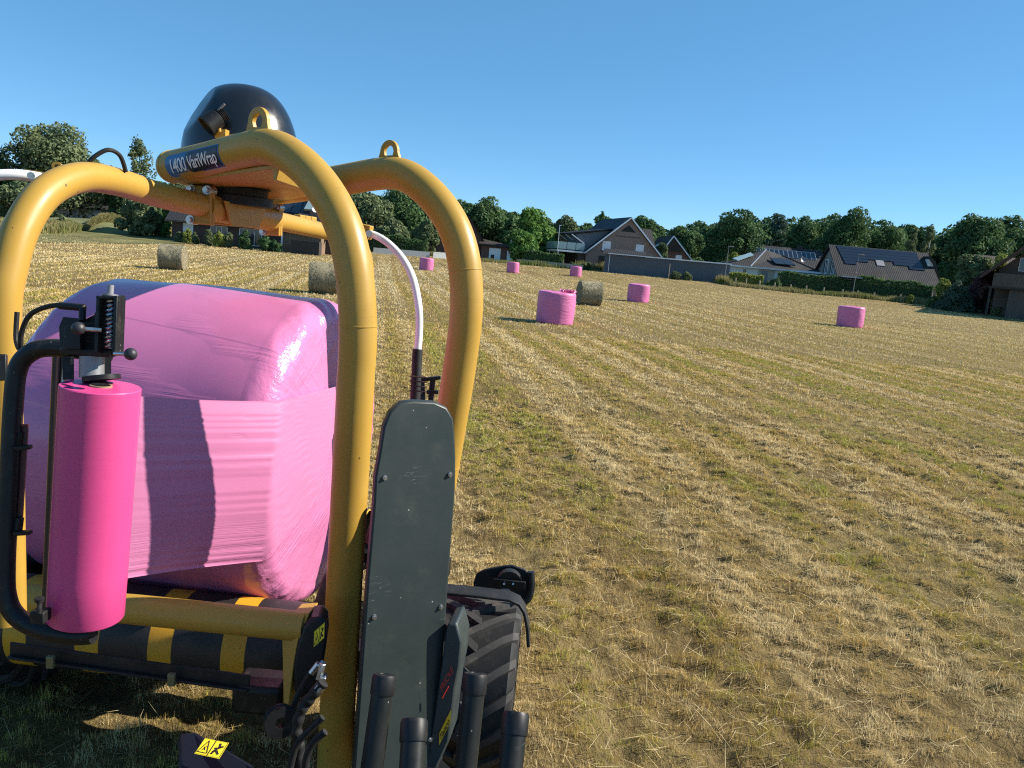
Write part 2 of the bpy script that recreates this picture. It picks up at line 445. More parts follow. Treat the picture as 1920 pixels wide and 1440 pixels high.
def spread(y0, y1, n):
    y = np.sqrt(RNG.uniform(y0 * y0, y1 * y1, n)); return RNG.uniform(-.74, .74, n) * y + RNG.uniform(-1, 1, n) * .6, y
def scatter(y0, y1, n, hmin, hmax, wpx, thr, clip_edge=False):
    x, y = spread(y0, y1, n); c = clump(x, y)
    s, l = rowcoord(x, y); keep = RNG.uniform(0, 1, n) < np.clip((c - thr) * 5, .10, 1) * (.6 + .4 * stripes(s, l))
    if clip_edge: keep &= y < np.interp(x, [p.x for p in EP], [p.y for p in EP]) - .2
    x, y, c = x[keep], y[keep], c[keep]; n = len(x)
    lay(x, y, c, n, RNG.uniform(hmin, hmax, n) * (.35 + 1.15 * np.clip((c - .36) * 2.8, 0, 1)), np.abs(RNG.normal(0, .42, n)), wpx)
def tufts(y0, y1, nt_, per, sx, sy, hmin, hmax, wpx):
    x, y = spread(y0, y1, nt_); c = clump(x, y); s, l = rowcoord(x, y)
    keep = RNG.uniform(0, 1, nt_) < np.clip((c - .33) * 6, .22, 1) * (.62 + .38 * stripes(s, l)); x, y, c = x[keep], y[keep], c[keep]; m = len(x)
    th = RNG.uniform(hmin, hmax, m); tt = RNG.normal(0, .16, m); a = np.repeat(np.arange(m), per); n = len(a)
    g1 = RNG.normal(0, 1, n); g2 = RNG.normal(0, 1, n); sz = RNG.uniform(.6, 1.4, m)[a]
    bx = x[a] + g1 * sx * sz; by = y[a] + g2 * sy * sz
    h = th[a] * RNG.uniform(.55, 1.1, n) * np.exp(-.25 * (g1 ** 2 + g2 ** 2))
    lay(bx, by, c[a], n, h, np.abs(RNG.normal(.05, .22, n)), wpx, tt[a])
tufts(2.5, 6, 5200, 24, .034, .020, .04, .08, .62); scatter(2.5, 6, 110000, .012, .04, .6, .2)
tufts(6, 12, 17000, 19, .040, .024, .04, .08, .66); scatter(6, 12, 190000, .015, .04, .62, .2)
tufts(12, 25, 38000, 12, .05, .032, .045, .085, .75); scatter(12, 25, 210000, .02, .05, .68, .22)
scatter(25, 50, 230000, .03, .085, .75, .34)
scatter(50, 84, 130000, .04, .09, .8, .30); scatter(84, 112, 60000, .04, .09, .8, .3, True)
stub = link('stubble', tri_object('stubble', np.concatenate(VB), np.concatenate(TB), M_STUB, 4))
tag(stub, 'short tan and green stubble with loose straw covering the mown field', 'stubble', None, 'stuff')

# field edge, lawn behind it and verge grass
E1 = edge_at(6)
lm = mat('lawn', (.135, .128, .052), .9, var=.45, vscale=.25, spec=.1, bmp=.6, bscale=3)
co = []
for p in E1:
    for k in range(12):
        y = p.y + k ** 1.7 * 1.2; x = p.x * (1 + .0 * k); co.append((x, y, tz(y) + .035))
lawn = link('lawn', grid_mesh('lawn', np.array(co), 12, len(E1))); lawn.data.materials.append(lm)
tag(lawn, 'green lawns and garden ground behind the field edge', None, None, 'structure')
road = MB(); rp = [(1300, 526), (1390, 537), (1480, 546), (1570, 554), (1650, 561), (1720, 568)]
rv = []
for px, py in rp:
    p = G(px, py); rv += [(p.x, p.y + .9, tz(p.y + .9) + .045), (p.x, p.y + 4.4, tz(p.y + 4.4) + .045)]
road.add(rv, [(2 * i, 2 * i + 2, 2 * i + 3, 2 * i + 1) for i in range(len(rp) - 1)])
ro = obj('road', road, mat('pale_asphalt', (.23, .22, .20), .9, var=.15, vscale=1)); tag(ro, 'narrow pale lane behind the fence posts at the field edge', None, None, 'structure')

M_VERGE = ramp_leaf('verge', [(0., (.34, .29, .14)), (.5, (.24, .23, .09)), (1., (.11, .16, .04))], .25)
BX0, BX1 = at(20, 430, 97).x, at(245, 430, 97).x
def bank_h(x, y):
    i = np.clip((x - BX0) / (BX1 - BX0), 0, 1); hh = 1.5 * np.sin(PI * np.minimum(1, i * 1.05)) ** .5 * (1 - .35 * i)
    return np.where((x > BX0) & (x < BX1), hh * np.interp(y - 97, [0, 1.5, 3.5, 9, 12], [0, .7, 1, .9, 0]), 0)
def verge(i0, i1, n, back, hmin, hmax, tone0):
    t = RNG.uniform(i0, i1, n); i = np.clip(t.astype(int), 0, len(EP) - 2); f = t - i
    A = np.array([tuple(p) for p in EP]); q = A[i] * (1 - f)[:, None] + A[i + 1] * f[:, None]
    o = RNG.uniform(0, 1, n) ** 1.3 * back; x = q[:, 0]; y = q[:, 1] + o - .3 + RNG.normal(0, .25, n)
    ln = fbm(x * .5, y * .7, 5, 2)
    h = RNG.uniform(hmin, hmax, n) * (.4 + 1.1 * ln)
    z = np.interp(y, TY, TZ) + bank_h(x, y)
    VV.append(blades(x, y, z, h, np.full(n, .085), np.abs(RNG.normal(0, .25, n))))
    TT.append(np.clip(RNG.normal(tone0, .25, n) + (fbm(x * .3, y * .3, 8, 2) - .5) * 1.2, 0, 1))
VV = []; TT = []
verge(1.5, 3.25, 90000, 15, .5, 1.2, .42); verge(3, 6, 5000, 2.5, .1, .3, .9); verge(6, 8, 4000, 2, .3, .7, .6); verge(8, 10, 7000, 2.5, .5, 1.2, .45)
verge(10, 14, 9000, 1.6, .25, .7, .25); verge(14, 16, 6000, 2.5, .35, .8, .35)
vg = link('verge_grass', tri_object('verge_grass', np.concatenate(VV), np.concatenate(TT), M_VERGE, 4))
tag(vg, 'tall dry and green grass along the far edge of the field', 'tall grass', None, 'stuff')

# ------------------------------------------------------------------ the bale wrapper
BASE = V((-1.0, 3.9, 0))
wr = thing('bale_wrapper', 'big yellow and black bale wrapping machine with arched tube frame holding the large pink bale', 'bale wrapper', BASE)
def part(name, mb, m, bevel=0, parent=None, label=None, smooth=35):
    return obj(name, mb, m, parent or wr, smooth, True, bevel, label)

RTUB = .080
def plane_hit(px, py, Q, n):
    r = ray(px, py); t = (Q - CAM).dot(n) / r.dot(n); return CAM + r * t
AA = math.radians(33); TD = V((-math.cos(AA), math.sin(AA), 0)); TN = V((math.sin(AA), math.cos(AA), 0))
QN = P(671, 640, 3.10); QF = P(873, 600, 3.98); RNEAR, RFAR = .0755, .0855
def arch_path(Q, pix, zlow):
    pts = [V((Q.x, Q.y, zlow)), V((Q.x, Q.y, (zlow + Q.z) / 2)), V((Q.x, Q.y, Q.z - .2))] + [plane_hit(px, py, Q, TN) for px, py in pix]
    return smooth_path(pts, 6)
near_pix = [(671, 640), (669, 560), (661, 490), (646, 430), (622, 378), (588, 330), (546, 293), (505, 276), (450, 284), (385, 300), (335, 311), (322, 313)]
pn = arch_path(QN, near_pix, .03)
RTUB = RNEAR; rn = [RTUB] * len(pn)
e = pn[-1]; dirn = (pn[-1] - pn[-8]).normalized()
for k in range(1, 7):                                        # rounded closed end
    a = PI / 2 * k / 6; pn.append(e + dirn * RTUB * .75 * math.sin(a)); rn.append(RTUB * max(math.cos(a), .03))
part('frame_arch', MB().tube(pn, rn, 36), M_YEL)
far_pix = [(873, 600), (874, 530), (866, 470), (848, 420), (820, 378), (786, 345), (752, 327), (712, 326), (640, 338), (560, 351), (480, 362)]
lowf = [plane_hit(px, py, QF, TN) for px, py in [(806, 1010), (826, 905), (843, 805), (860, 700)]]
pf = smooth_path([lowf[0] + V((-.03, .02, -.75)), lowf[0] + V((-.02, .014, -.35))] + lowf + [plane_hit(px, py, QF, TN) for px, py in far_pix], 6)
part('frame_arch', MB().tube(pf, RFAR, 36), M_YEL)
wm = MB()                                                    # weld beads round the tube joints
for path, k in ((pn, len(pn) - 9), (pn, 20), (pf, 20), (pf, 44)):
    a_ = path[k]; d_ = (path[k + 1] - path[k]).normalized()
    rad = RNEAR if path is pn else RFAR
    bead = MB().lathe([(rad - .004, -.006), (rad + .0018, -.003), (rad + .0022, 0), (rad + .0018, .003), (rad - .004, .006)], a_, d_, 48)
    part('weld_bead', bead, M_YEL)
# deck plate joining the two arch tubes over the turning ring
def arch_mid(path, frac):
    return path[int(len(path) * frac)]
eN = plane_hit(330, 312, QN, TN); sN = plane_hit(520, 282, QN, TN); eF = plane_hit(480, 362, QF, TN); sF = plane_hit(640, 338, QF, TN)
dn = V((0, 0, -.055))
part('deck_plate', MB().prism([eN + dn, sN + dn, sF + dn, eF + dn], (0, 0, -.02)), M_YEL, .004)
part('deck_web', MB().prism([sN + V((0, 0, -.03)), sN.lerp(sF, .5) + TD * -.10 + V((0, 0, -.03)), sF + V((0, 0, -.03)), sF + V((0, 0, -.12)), sN + V((0, 0, -.12))], TD * .02), M_YEL)

# lifting eyes
def eye(px, py, pxc, pyc, Q, name='lifting_eye'):
    c = plane_hit(pxc, pyc, Q, TN); mb = MB(); R = .062; r = .034; th = TN * .022
    base = plane_hit(px, py, Q, TN); h = (c - base).length
    up = V((0, 0, 1)); x = -TD; n = 20; outer = []; inner = []
    for k in range(n + 1):
        a = PI * 1.5 * k / n - PI * .25
        outer.append(c + R * (math.cos(a) * x + math.sin(a) * up)); 
    outer = [base + x * .085] + [c + R * (math.cos(a) * x + math.sin(a) * up) for a in [PI * k / n for k in range(n + 1)]] + [base - x * .085]
    N = len(outer); inner = []
    for k in range(N):
        d = (outer[k] - c); inner.append(c + d.normalized() * r)
    vs = [p - th / 2 for p in outer] + [p - th / 2 for p in inner] + [p + th / 2 for p in outer] + [p + th / 2 for p in inner]
    fs = []
    for k in range(N):
        j = (k + 1) % N
        fs += [(k, j, N + j, N + k), (2 * N + k, 3 * N + k, 3 * N + j, 2 * N + j), (k, 2 * N + k, 2 * N + j, j), (N + k, N + j, 3 * N + j, 3 * N + k)]
    mb.add(vs, fs); part(name, mb, M_YEL, .003)
eye(484, 262, 486, 229, QN); eye(731, 305, 731, 285, QF)

# black motor hood: a dome with one flat facet
hc = (P(450, 280, 4.05) + V((0, .02, 0))); mb = MB(); vs = []; fs = []; n1, n2 = 40, 72
prof = []
top = P(452, 164, 4.08).z; z0 = hc.z - .12; Hh = top - z0
for i in range(n1 + 1):
    a = PI / 2 * i / n1; zz = math.sin(a) ** .96; rr = math.cos(a) ** .76
    for k in range(n2):
        t = 2 * PI * k / n2; ca, sa = math.cos(t), math.sin(t)
        rx = .285 if ca > 0 else .315
        vs.append(V((hc.x + .015 + rx * rr * ca, hc.y + .30 * rr * sa, z0 + Hh * zz)))
fn = V((-.70, -.52, .49)).normalized(); fo = V((hc.x - .045, hc.y - .12, top + .03)).dot(fn)
for q in vs:
    dd = q.dot(fn) - fo
    if dd > 0: q -= fn * dd * .93
for i in range(n1):
    for k in range(n2): fs.append((i * n2 + k, i * n2 + (k + 1) % n2, (i + 1) * n2 + (k + 1) % n2, (i + 1) * n2 + k))
mb.add(vs, fs)
M_HOOD = mat('gloss_black_plastic', (.010, .011, .014), .20, var=.1, vscale=3, spec=.6, dust=.04)
part('motor_hood', mb, M_HOOD, smooth=28)

# work lamp on a yellow bracket
lc = P(399, 228, 3.72); ld = V((-.45, -.35, -.55)).normalized()
wl = part('work_lamp', MB().lathe([(0, -.055), (.026, -.055), (.03, -.04), (.047, -.03), (.05, .03), (.053, .032), (.053, .042), (.046, .042), (.044, .03), (0, .03)], lc, ld, 24), M_BLK)
for k in range(5):
    pass
fins = MB()
for k in range(5): fins.lathe([(.02, -.07 + k * .008), (.036, -.07 + k * .008), (.036, -.067 + k * .008), (.02, -.067 + k * .008)], lc, ld, 18)
obj('lamp_fins', fins, M_BLK, wl)
br = MB(); b0 = P(412, 248, 3.72); br.box(b0 + V((.0, .03, -.005)), (.05, .05, .045)); br.tube([b0, lc - ld * .03], .008, 8)
obj('lamp_bracket', br, M_YEL, wl)
obj('lamp_lever', MB().tube([lc + V((.02, 0, .05)), lc + V((.055, 0, .085))], .006, 8), M_GREY, wl)

# name decal on the near tube
dA = plane_hit(337, 310, QN, TN); dB = plane_hit(437, 287, QN, TN); du = (dB - dA).normalized(); L = (dB - dA).length
e1 = V((0, 0, 1)); e2 = (CAM - (dA + dB) / 2); e2 = (e2 - du * e2.dot(du)).normalized(); e1 = e2.cross(du) * -1
if e1.z < 0: e1 = -e1
def on_tube(s, h, off):
    ph = h / RTUB; return dA + du * s + (RTUB + off) * (math.cos(ph) * e2 + math.sin(ph) * e1)
def tube_patch(s0, s1, h0, h1, off, rnd=0., slant=0., slant_l=None):
    vs = []; fs = []; ns, nh = 26, 12; sl = slant if slant_l is None else slant_l
    for i in range(ns + 1):
        for j in range(nh + 1):
            h = h0 + (h1 - h0) * j / nh; g = (j / nh - .5)
            l = s0 + sl * g; r = s1 + slant * g
            if rnd: l += rnd * (1 - math.sqrt(max(0, 1 - (2 * g) ** 4)))
            vs.append(on_tube(l + (r - l) * i / ns, h, off))
    for i in range(ns):
        for j in range(nh): fs.append((i * (nh + 1) + j, (i + 1) * (nh + 1) + j, (i + 1) * (nh + 1) + j + 1, i * (nh + 1) + j + 1))
    return MB().add(vs, fs)
dec = part('name_decal', tube_patch(0, L, -.05, .055, .0015, .025), M_BLUE)
obj('decal_panel', tube_patch(L * .40, L * .98, -.044, .049, .003, .02), mat('decal_navy', (.008, .016, .035), .32), dec)
def tube_text(txt, s0, s1, h0, cap, bold=.012):
    vs, fs = text_mesh(txt, 1., .12, bold, .92)
    x0 = min(v.x for v in vs); x1 = max(v.x for v in vs); k = (s1 - s0) / (x1 - x0)
    bm = bmesh.new(); bv = [bm.verts.new(v) for v in vs]
    for f in fs:
        try: bm.faces.new([bv[i] for i in f])
        except ValueError: pass
    for j in range(1, 9):
        bmesh.ops.bisect_plane(bm, geom=bm.verts[:] + bm.edges[:] + bm.faces[:], plane_co=(0, j * .1 - .1, 0), plane_no=(0, 1, 0))
    bm.verts.index_update(); vs = [v.co.copy() for v in bm.verts]; fs = [tuple(v.index for v in f.verts) for f in bm.faces]; bm.free()
    return MB().add([on_tube(s0 + (v.x - x0) * k, h0 + v.y * cap / .72, .0045) for v in vs], fs)
obj('decal_lettering', tube_text('1400', L * .10, L * .39, -.026, .060), M_LETW, dec, 0)
obj('decal_lettering', tube_text('VariWrap', L * .43, L * .95, -.022, .055), M_LETW, dec, 0)

# turning ring below the deck
RC = V((-1.56, 4.16, 2.56))
part('turning_ring', MB().lathe([(0, .12), (.19, .12), (.20, .10), (.20, .06), (.185, .055), (.185, .02), (.21, .015), (.21, -.03), (0, -.03)], RC, (0, 0, 1), 48), M_BLK)
# rotating arm
QA = P(5, 600, 2.6); ta = RC - QA; ta.z = 0; ta.normalize(); an = V((ta.y, -ta.x, 0))
RA = .056
arm_pix = [(18, 500), (44, 420), (88, 360), (150, 333), (215, 340), (300, 366), (378, 385)]
pa = [V((QA.x, QA.y, .95)), V((QA.x, QA.y, 1.5)), QA] + [plane_hit(px, py, QA, an) for px, py in arm_pix]
part('wrap_arm', MB().tube(smooth_path(pa, 8), RA, 32), M_YEL)
q0 = plane_hit(378, 385, QA, an); q1 = plane_hit(510, 412, QA, an)
part('arm_saddle', MB().tube([q0, q1], RA * 1.22, 32), M_YEL)
q2 = plane_hit(600, 432, QA, an); q3 = plane_hit(655, 446, QA, an)
far_arm = smooth_path([q1, q2, q3, q3 + V((.07, .22, -.10)), q3 + V((.09, .36, -.36)), q3 + V((.09, .38, -.9)), q3 + V((.09, .38, -1.3))], 8)
part('wrap_arm', MB().tube(far_arm, RA, 28), M_YEL)
def clamp(c, w=.058, h=.185):
    mb = MB(); x = an
    for k in (-1, 1):
        mb.bar(c + ta * .014 * k - V((0, 0, h / 2)), c + ta * .014 * k + V((0, 0, h / 2)), w * 2.0, .024, tuple(ta))
    o = part('arm_clamp', mb, M_YEL, .006)
    for sx in (-1, 1):
        for sz in ((-1, 1) if sx < 0 else (1,)):
            p = c + x * sx * w * .72 + V((0, 0, sz * h * .4))
            obj('bolt', MB().cyl(p - ta * .05, p + ta * .05, .014, n=6).cyl(p - ta * .032, p + ta * .032, .022, n=16), M_STEEL, o)
clamp(q0); clamp(q1)
sd = MB(); sd.box(RC + V((0, 0, -.07)), (.17, .32, .10), Matrix.Rotation(-math.atan2(ta.x, ta.y), 3, 'Z'))
for k in (-1, 1): sd.prism([RC + an * .075 * k + ta * -.24 + V((0, 0, -.02)), RC + an * .075 * k + ta * .24 + V((0, 0, -.02)), RC + an * .075 * k + ta * .16 + V((0, 0, -.14)), RC + an * .075 * k - ta * .16 + V((0, 0, -.14))], an * .012)
part('arm_hub', sd, M_YEL, .004)
lk = MB(); mid = plane_hit(580, 425, QA, an) + V((0, 0, .05))
for k in range(3): lk.box(mid + ta * (.10 * k - .1) + an * -.03, (.05, .09, .04), Matrix.Rotation(-math.atan2(ta.x, ta.y), 3, 'Z'))
part('arm_latch', lk, M_YEL, .005)
part('arm_latch', MB().box(mid + ta * -.02 + an * -.045, (.03, .16, .06), Matrix.Rotation(-math.atan2(ta.x, ta.y), 3, 'Z')), M_BLK, .004)

# white guard bars on the arm ends
gp = [(668, 436, 4.6), (700, 440, 4.6), (730, 458, 4.55), (757, 488, 4.5), (775, 525, 4.45), (785, 575, 4.4), (786, 620, 4.4), (783, 660, 4.4)]
gb = part('guard_bar', MB().tube(smooth_path([P(*k) for k in gp], 6), .0215, 18), M_WHITE)
obj('bar_grip', MB().tube([P(783, 655, 4.4), P(778, 755, 4.4)], .029, 16), M_RUB, gb)
gw = MB()
for k in range(4): gw.tube([P(768, 705 + k * 9, 4.35), P(800, 708 + k * 9, 4.35)], .004, 6)
obj('spring_wire', gw, M_RUST, gb)
mb = MB().bar(P(665, 430, 4.6), P(696, 437, 4.6), .09, .085)
o = obj('bar_bracket', mb, M_YEL, gb, bevel=.006)
obj('bracket_bolt', MB().cyl(P(692, 438, 4.56), P(692, 438, 4.52), .02, n=12), M_STEEL, gb)
gp2 = [(-90, 345, 2.75), (-40, 333, 2.8), (0, 328, 2.82), (40, 328, 2.85), (85, 335, 2.9)]
gb2 = part('guard_bar', MB().tube(smooth_path([P(*k) for k in gp2], 6), .0195, 18), M_WHITE)
obj('bracket_bolt', MB().cyl(P(58, 329, 2.84), P(58, 329, 2.79), .013, n=12), M_STEEL, gb2)
obj('bar_bracket', MB().bar(P(50, 320, 2.9), P(96, 328, 2.9), .03, .012), M_YEL, gb2)
mb = MB().lathe([(.008, -.006), (.017, -.006), (.017, .006), (.008, .006), (.008, -.006)], P(107, 312, 2.85), V((.3, -1, 0)), 18).box(P(107, 316, 2.86), (.012, .012, .02))
part('hose_eye', mb, M_YEL)
part('hose', MB().tube(smooth_path([P(165, 307, 3.0), P(178, 293, 3.0), P(203, 281, 3.02), P(225, 292, 3.06), P(236, 322, 3.1)], 6), .0085, 10), M_RUB)
# small rod frame seen between the arch legs
rb = MB()
for a, c in (((790, 712), (826, 708)), ((812, 708), (806, 770)), ((790, 712), (792, 760)), ((800, 735), (822, 735))): rb.bar(P(*a, 4.5), P(*c, 4.5), .03, .02)
part('catch_bracket', rb, M_DKST)

# film dispenser hanging on the near arm end
DZ = 2.3
fpts = [(205, 664), (150, 657), (95, 652), (60, 660), (34, 690), (25, 760), (18, 900), (10, 1060), (14, 1125), (36, 1160), (80, 1182), (140, 1192), (175, 1190)]
dsp = part('film_dispenser', MB().tube(smooth_path([P(px, py, DZ + .06) for px, py in fpts], 6), .0275, 22), M_BLK, label='black dispenser frame holding the film roll')
def dpart(name, mb, m, bevel=0): return obj(name, mb, m, dsp, 35, True, bevel)
def pl(poly, d, th, name, m, bevel=.002):
    pts = [P(px, py, d) for px, py in poly]; return dpart(name, MB().prism(pts, FW * th), m, bevel)
pl([(112, 660), (110, 612), (118, 594), (160, 598), (176, 590), (184, 575), (186, 555), (226, 557), (220, 660)], 2.30, .012, 'mount_plate', M_BLK)
pl([(118, 655), (120, 612), (150, 606), (150, 655)], 2.26, .035, 'mount_block', M_BLK)
tw = MB()
for x in (188, 221): tw.bar(P(x, 662, 2.27), P(x + 4, 556, 2.27), .010, .05, (0, 1, 0))
tw.bar(P(188, 557, 2.27), P(228, 557, 2.27), .05, .008)
dpart('spring_tower', tw, M_BLK, .002)
sp = []
for k in range(140):
    t = k / 139; c = P(205 + 4 * t, 655 - 92 * t, 2.27); a = t * 2 * PI * 11
    sp.append(c + .0125 * (math.cos(a) * RT + math.sin(a) * FW))
dpart('spring', MB().tube(sp, .0035, 6), M_STEEL)
dpart('tower_cap', MB().lathe([(0, 0), (.010, 0), (.012, -.002), (.022, .008), (.022, .013), (.009, .013), (.009, .04), (0, .04)][::-1], P(206, 560, 2.27), P(207, 545, 2.27) - P(206, 560, 2.27), 20), M_GREY)
for (a, c, r) in (((190, 619), (147, 616), .019), ((215, 663), (245, 664), .018)):
    h = dpart('lever', MB().tube([P(*a, 2.24), P(*c, 2.22)], .006, 10), M_STEEL)
    obj('ball_knob', MB().ball(P(*c, 2.215), r, 14), mat('knob_black', (.02, .02, .024), .5), h)
dpart('top_arm', MB().bar(P(120, 656, 2.30), P(218, 662, 2.30), .05, .022), M_BLK, .005)
dpart('roll_spindle', MB().tube([P(172, 668, 2.31), P(172, 708, 2.31)], .034, 24), mat('brushed_grey', (.26, .26, .265), .42, metal=.4, var=.15))
dpart('spindle_disc', MB().tube([P(190, 704, 2.31), P(191, 713, 2.31)], .052, 28), M_BLK)
dpart('side_bar', MB().bar(P(128, 668, 2.33), P(128, 712, 2.33), .03, .02), M_BLK)
dpart('side_bar', MB().bar(P(198, 668, 2.35), P(198, 708, 2.35), .03, .02), M_BLK)
for xx, r in ((121, .011), (108, .016)):
    dpart('stretch_roller', MB().tube([P(xx, 668, 2.56), P(xx - 22, 1170, 2.64)], r, 16), mat('roller_rubber', (.03, .02, .022), .3))
dpart('stretch_rod', MB().tube([P(121, 672, 2.36), P(94, 1165, 2.36)], .0045, 10), M_STEEL)
kb = MB().tube([P(74, 1150, 2.24), P(74, 1126, 2.24)], .007, 10).lathe([(0, 0), (.012, 0), (.013, .004), (.013, .012), (0, .014)], P(74, 1128, 2.24), V((0, 0, 1)), 12)
dpart('lock_pin', kb, M_DKST); dpart('lock_block', MB().box(P(76, 1154, 2.26), (.04, .04, .036)), M_DKST, .003)
for yy in (840, 1000): dpart('frame_lug', MB().bar(P(28, yy, 2.34), P(58, yy - 2, 2.34), .02, .012).bar(P(36, yy - 30, 2.36), P(32, yy, 2.36), .02, .02), M_BLK, .002)
dpart('frame_strip', MB().bar(P(46, 795, 2.37), P(34, 990, 2.37), .022, .008), mat('dark_red_paint', (.07, .012, .010), .5))
dpart('supply_hose', MB().tube(smooth_path([P(32, 585, 2.4), P(30, 635, 2.4), P(38, 655, 2.38), P(40, 625, 2.36), P(55, 592, 2.34), (P(85, 576, 2.32)), P(120, 572, 2.3), P(155, 577, 2.29)], 6), .0075, 10), M_RUB)
dpart('hose_fitting', MB().tube([P(112, 573, 2.3), P(158, 577, 2.29)], .011, 12).tube([P(155, 574, 2.29), P(154, 602, 2.28)], .010, 12), M_BLK)
dpart('junction_box', MB().bar(P(-4, 664, 2.45), P(-4, 714, 2.45), .05, .04), M_BLK, .004)

# table: cross bar, striped rollers, angle rail, chassis
cb0, cb1 = P(18, 1119, 3.08), P(572, 1175, 3.04)
part('cross_bar', MB().tube([cb0, cb1], .058, 32), M_YEL)
m, nt, b = newmat('striped_belt'); v = coords(nt)
sx = nt.nodes.new('ShaderNodeSeparateXYZ'); nt.links.new(v, sx.inputs[0])
st = math_(nt, 'FRACT', math_(nt, 'MULTIPLY', math_(nt, 'ADD', sx.outputs[0], 1.16), 1 / .325))
nz = noise(nt, v, 9, 5, .6)
cc = mix(nt, ramp(nt, st, [(.0, 1.), (.315, 1.), (.325, 0.), (.995, 0.), (1., 1.)]), (.018, .017, .018), (.60, .31, .018))
cc = mix(nt, ramp(nt, nz, [(.5, 0.), (.8, .3)]), cc, (.12, .09, .05)); nt.links.new(cc, b.inputs['Base Color']); b.inputs['Roughness'].default_value = .5
M_STRIPE = m
ax = (cb1 - cb0); ax.z = 0; ax.normalize()
rc0 = V((-2.35, 3.35, .54)); rc1 = rc0 + ax * 1.50
r1 = part('table_roller', MB().lathe([(.19, 0), (.2, .01), (.2, 1.49), (.19, 1.5)], rc0, ax, 48), M_STRIPE)
part('table_roller', MB().lathe([(.19, 0), (.2, .01), (.2, 1.49), (.19, 1.5)], rc0 + V((.02, 1.36, 0)), ax, 48), M_STRIPE)
b0, b1 = P(20, 1228, 3.05), P(468, 1290, 3.05)
rl = part('angle_rail', MB().bar(b0, b1, .05, .010).bar(b0 + V((0, .0, .03)), b1 + V((0, 0, .03)), .010, .05), M_DKST, .002)
for px, py in ((95, 1241), (322, 1274)):
    obj('rail_clip', MB().box(P(px, py, 3.0), (.028, .02, .05)), mat('clip_olive', (.16, .15, .08), .5, metal=.4), rl, bevel=.003)
part('side_plate', MB().prism([P(528, 1172, 3.02), P(548, 1152, 3.02), P(580, 1150, 3.02), P(574, 1165, 3.0), P(560, 1200, 2.99), P(552, 1240, 2.99), P(545, 1290, 2.99), P(538, 1345, 2.99), P(532, 1345, 3.02), P(530, 1260, 3.02)], V((.01, .1, 0))), M_YEL, .004)
gc = MB(); poly = [P(px, py, 2.98) for px, py in [(552, 1300), (550, 1250), (556, 1210), (568, 1176), (584, 1160), (602, 1158), (611, 1168), (613, 1195), (607, 1240), (597, 1275), (580, 1300), (565, 1312)]]
gc.prism(poly, V((-.02, .12, 0)))
gcv = part('gear_cover', gc, M_BLK, .012)
def flat_mesh(vs, fs, o, ex, ey, k):
    return MB().add([o + ex * (v.x * k) + ey * (v.y * k) for v in vs], fs)
def quadmb(o, ex, ey, w, h): return MB().add([o, o + ex * w, o + ex * w + ey * h, o + ey * h], [(0, 1, 2, 3)])
def warning_label(par, o, ex, ey, w, h, nrm):
    """two-panel pictogram: triangle sign and a caught figure"""
    lab = obj('warning_label', quadmb(o, ex, ey, w, h), M_STICK, par)
    z = nrm * .0012; bl = MB(); o2 = o + z
    def q(a, b, c, d): bl.add([o2 + ex * (w * u) + ey * (h * v) for u, v in (a, b, c, d)], [(0, 1, 2, 3)])
    def line(a, c, t):
        a = V((a[0], a[1], 0)); c = V((c[0], c[1], 0)); d = (c - a).normalized(); n = V((-d.y, d.x, 0)) * t
        q(*[(p.x, p.y) for p in (a - n, c - n, c + n, a + n)])
    for a, c in (((.06, .14), (.44, .14)), ((.44, .14), (.25, .88)), ((.25, .88), (.06, .14)), ((.18, .25), (.30, .55)), ((.30, .28), (.22, .48)), ((.5, 0.02), (.5, .98))): line(a, c, .018)
    for a, c in (((.02, .03), (.98, .03)), ((.02, .97), (.98, .97)), ((.02, .03), (.02, .97)), ((.98, .03), (.98, .97))): line(a, c, .008)
    for a, c in (((.62, .3), (.78, .62)), ((.7, .5), (.9, .7)), ((.78, .6), (.72, .84)), ((.62, .55), (.72, .45)), ((.72, .4), (.86, .2)), ((.66, .36), (.6, .15))): line(a, c, .045)
    obj('label_pictogram', bl, M_STICKB, par, 0)
o_ = P(588, 1214, 2.93); a_ = P(608, 1196, 2.93); c_ = P(589, 1186, 2.93)
warning_label(gcv, o_, (a_ - o_).normalized(), (c_ - o_).normalized(), (a_ - o_).length, (c_ - o_).length * 1.05, V((.3, -1, .1)).normalized() * 1)

# end roller cone that keeps the bale on the table
part('end_roller', MB().lathe([(0, 0), (.085, 0), (.085, .02), (.075, .10), (.055, .24), (.035, .29), (.012, .31), (0, .312)], P(612, 1180, 3.38), V((.12, .0, 1)), 28), M_RUST)
part('end_roller', MB().lathe([(0, 0), (.085, 0), (.085, .02), (.075, .10), (.055, .24), (.035, .29), (.012, .31), (0, .312)], V((-.72, 4.45, .62)), V((.12, .0, 1)), 28), M_RUST)
ch = MB()
for y in (3.55, 4.75): ch.bar((-2.3, y + .25, .36), (-.3, y, .36), .12, .12)
for x in (-2.15, -.55): ch.bar((x, 3.5, .36), (x + .15, 5.0, .36), .12, .12)
part('chassis', ch, M_BLK, .01)  # beams added under the table for the shadows they throw
part('chassis_box', MB().box(P(492, 1296, 3.12), (.20, .16, .12)), M_BLK, .02)
# unseen front frame below the view, added for the shadow it casts
hs = MB(); hs.bar((-.45, 3.05, .36), (.25, 2.2, .36), .12, .12).bar((-.5, 2.25, .36), (.3, 2.05, .36), .14, .14).bar((.05, 2.1, .36), (.0, 1.0, .4), .12, .12)
part('shadow_frame', hs, M_BLK, .012)
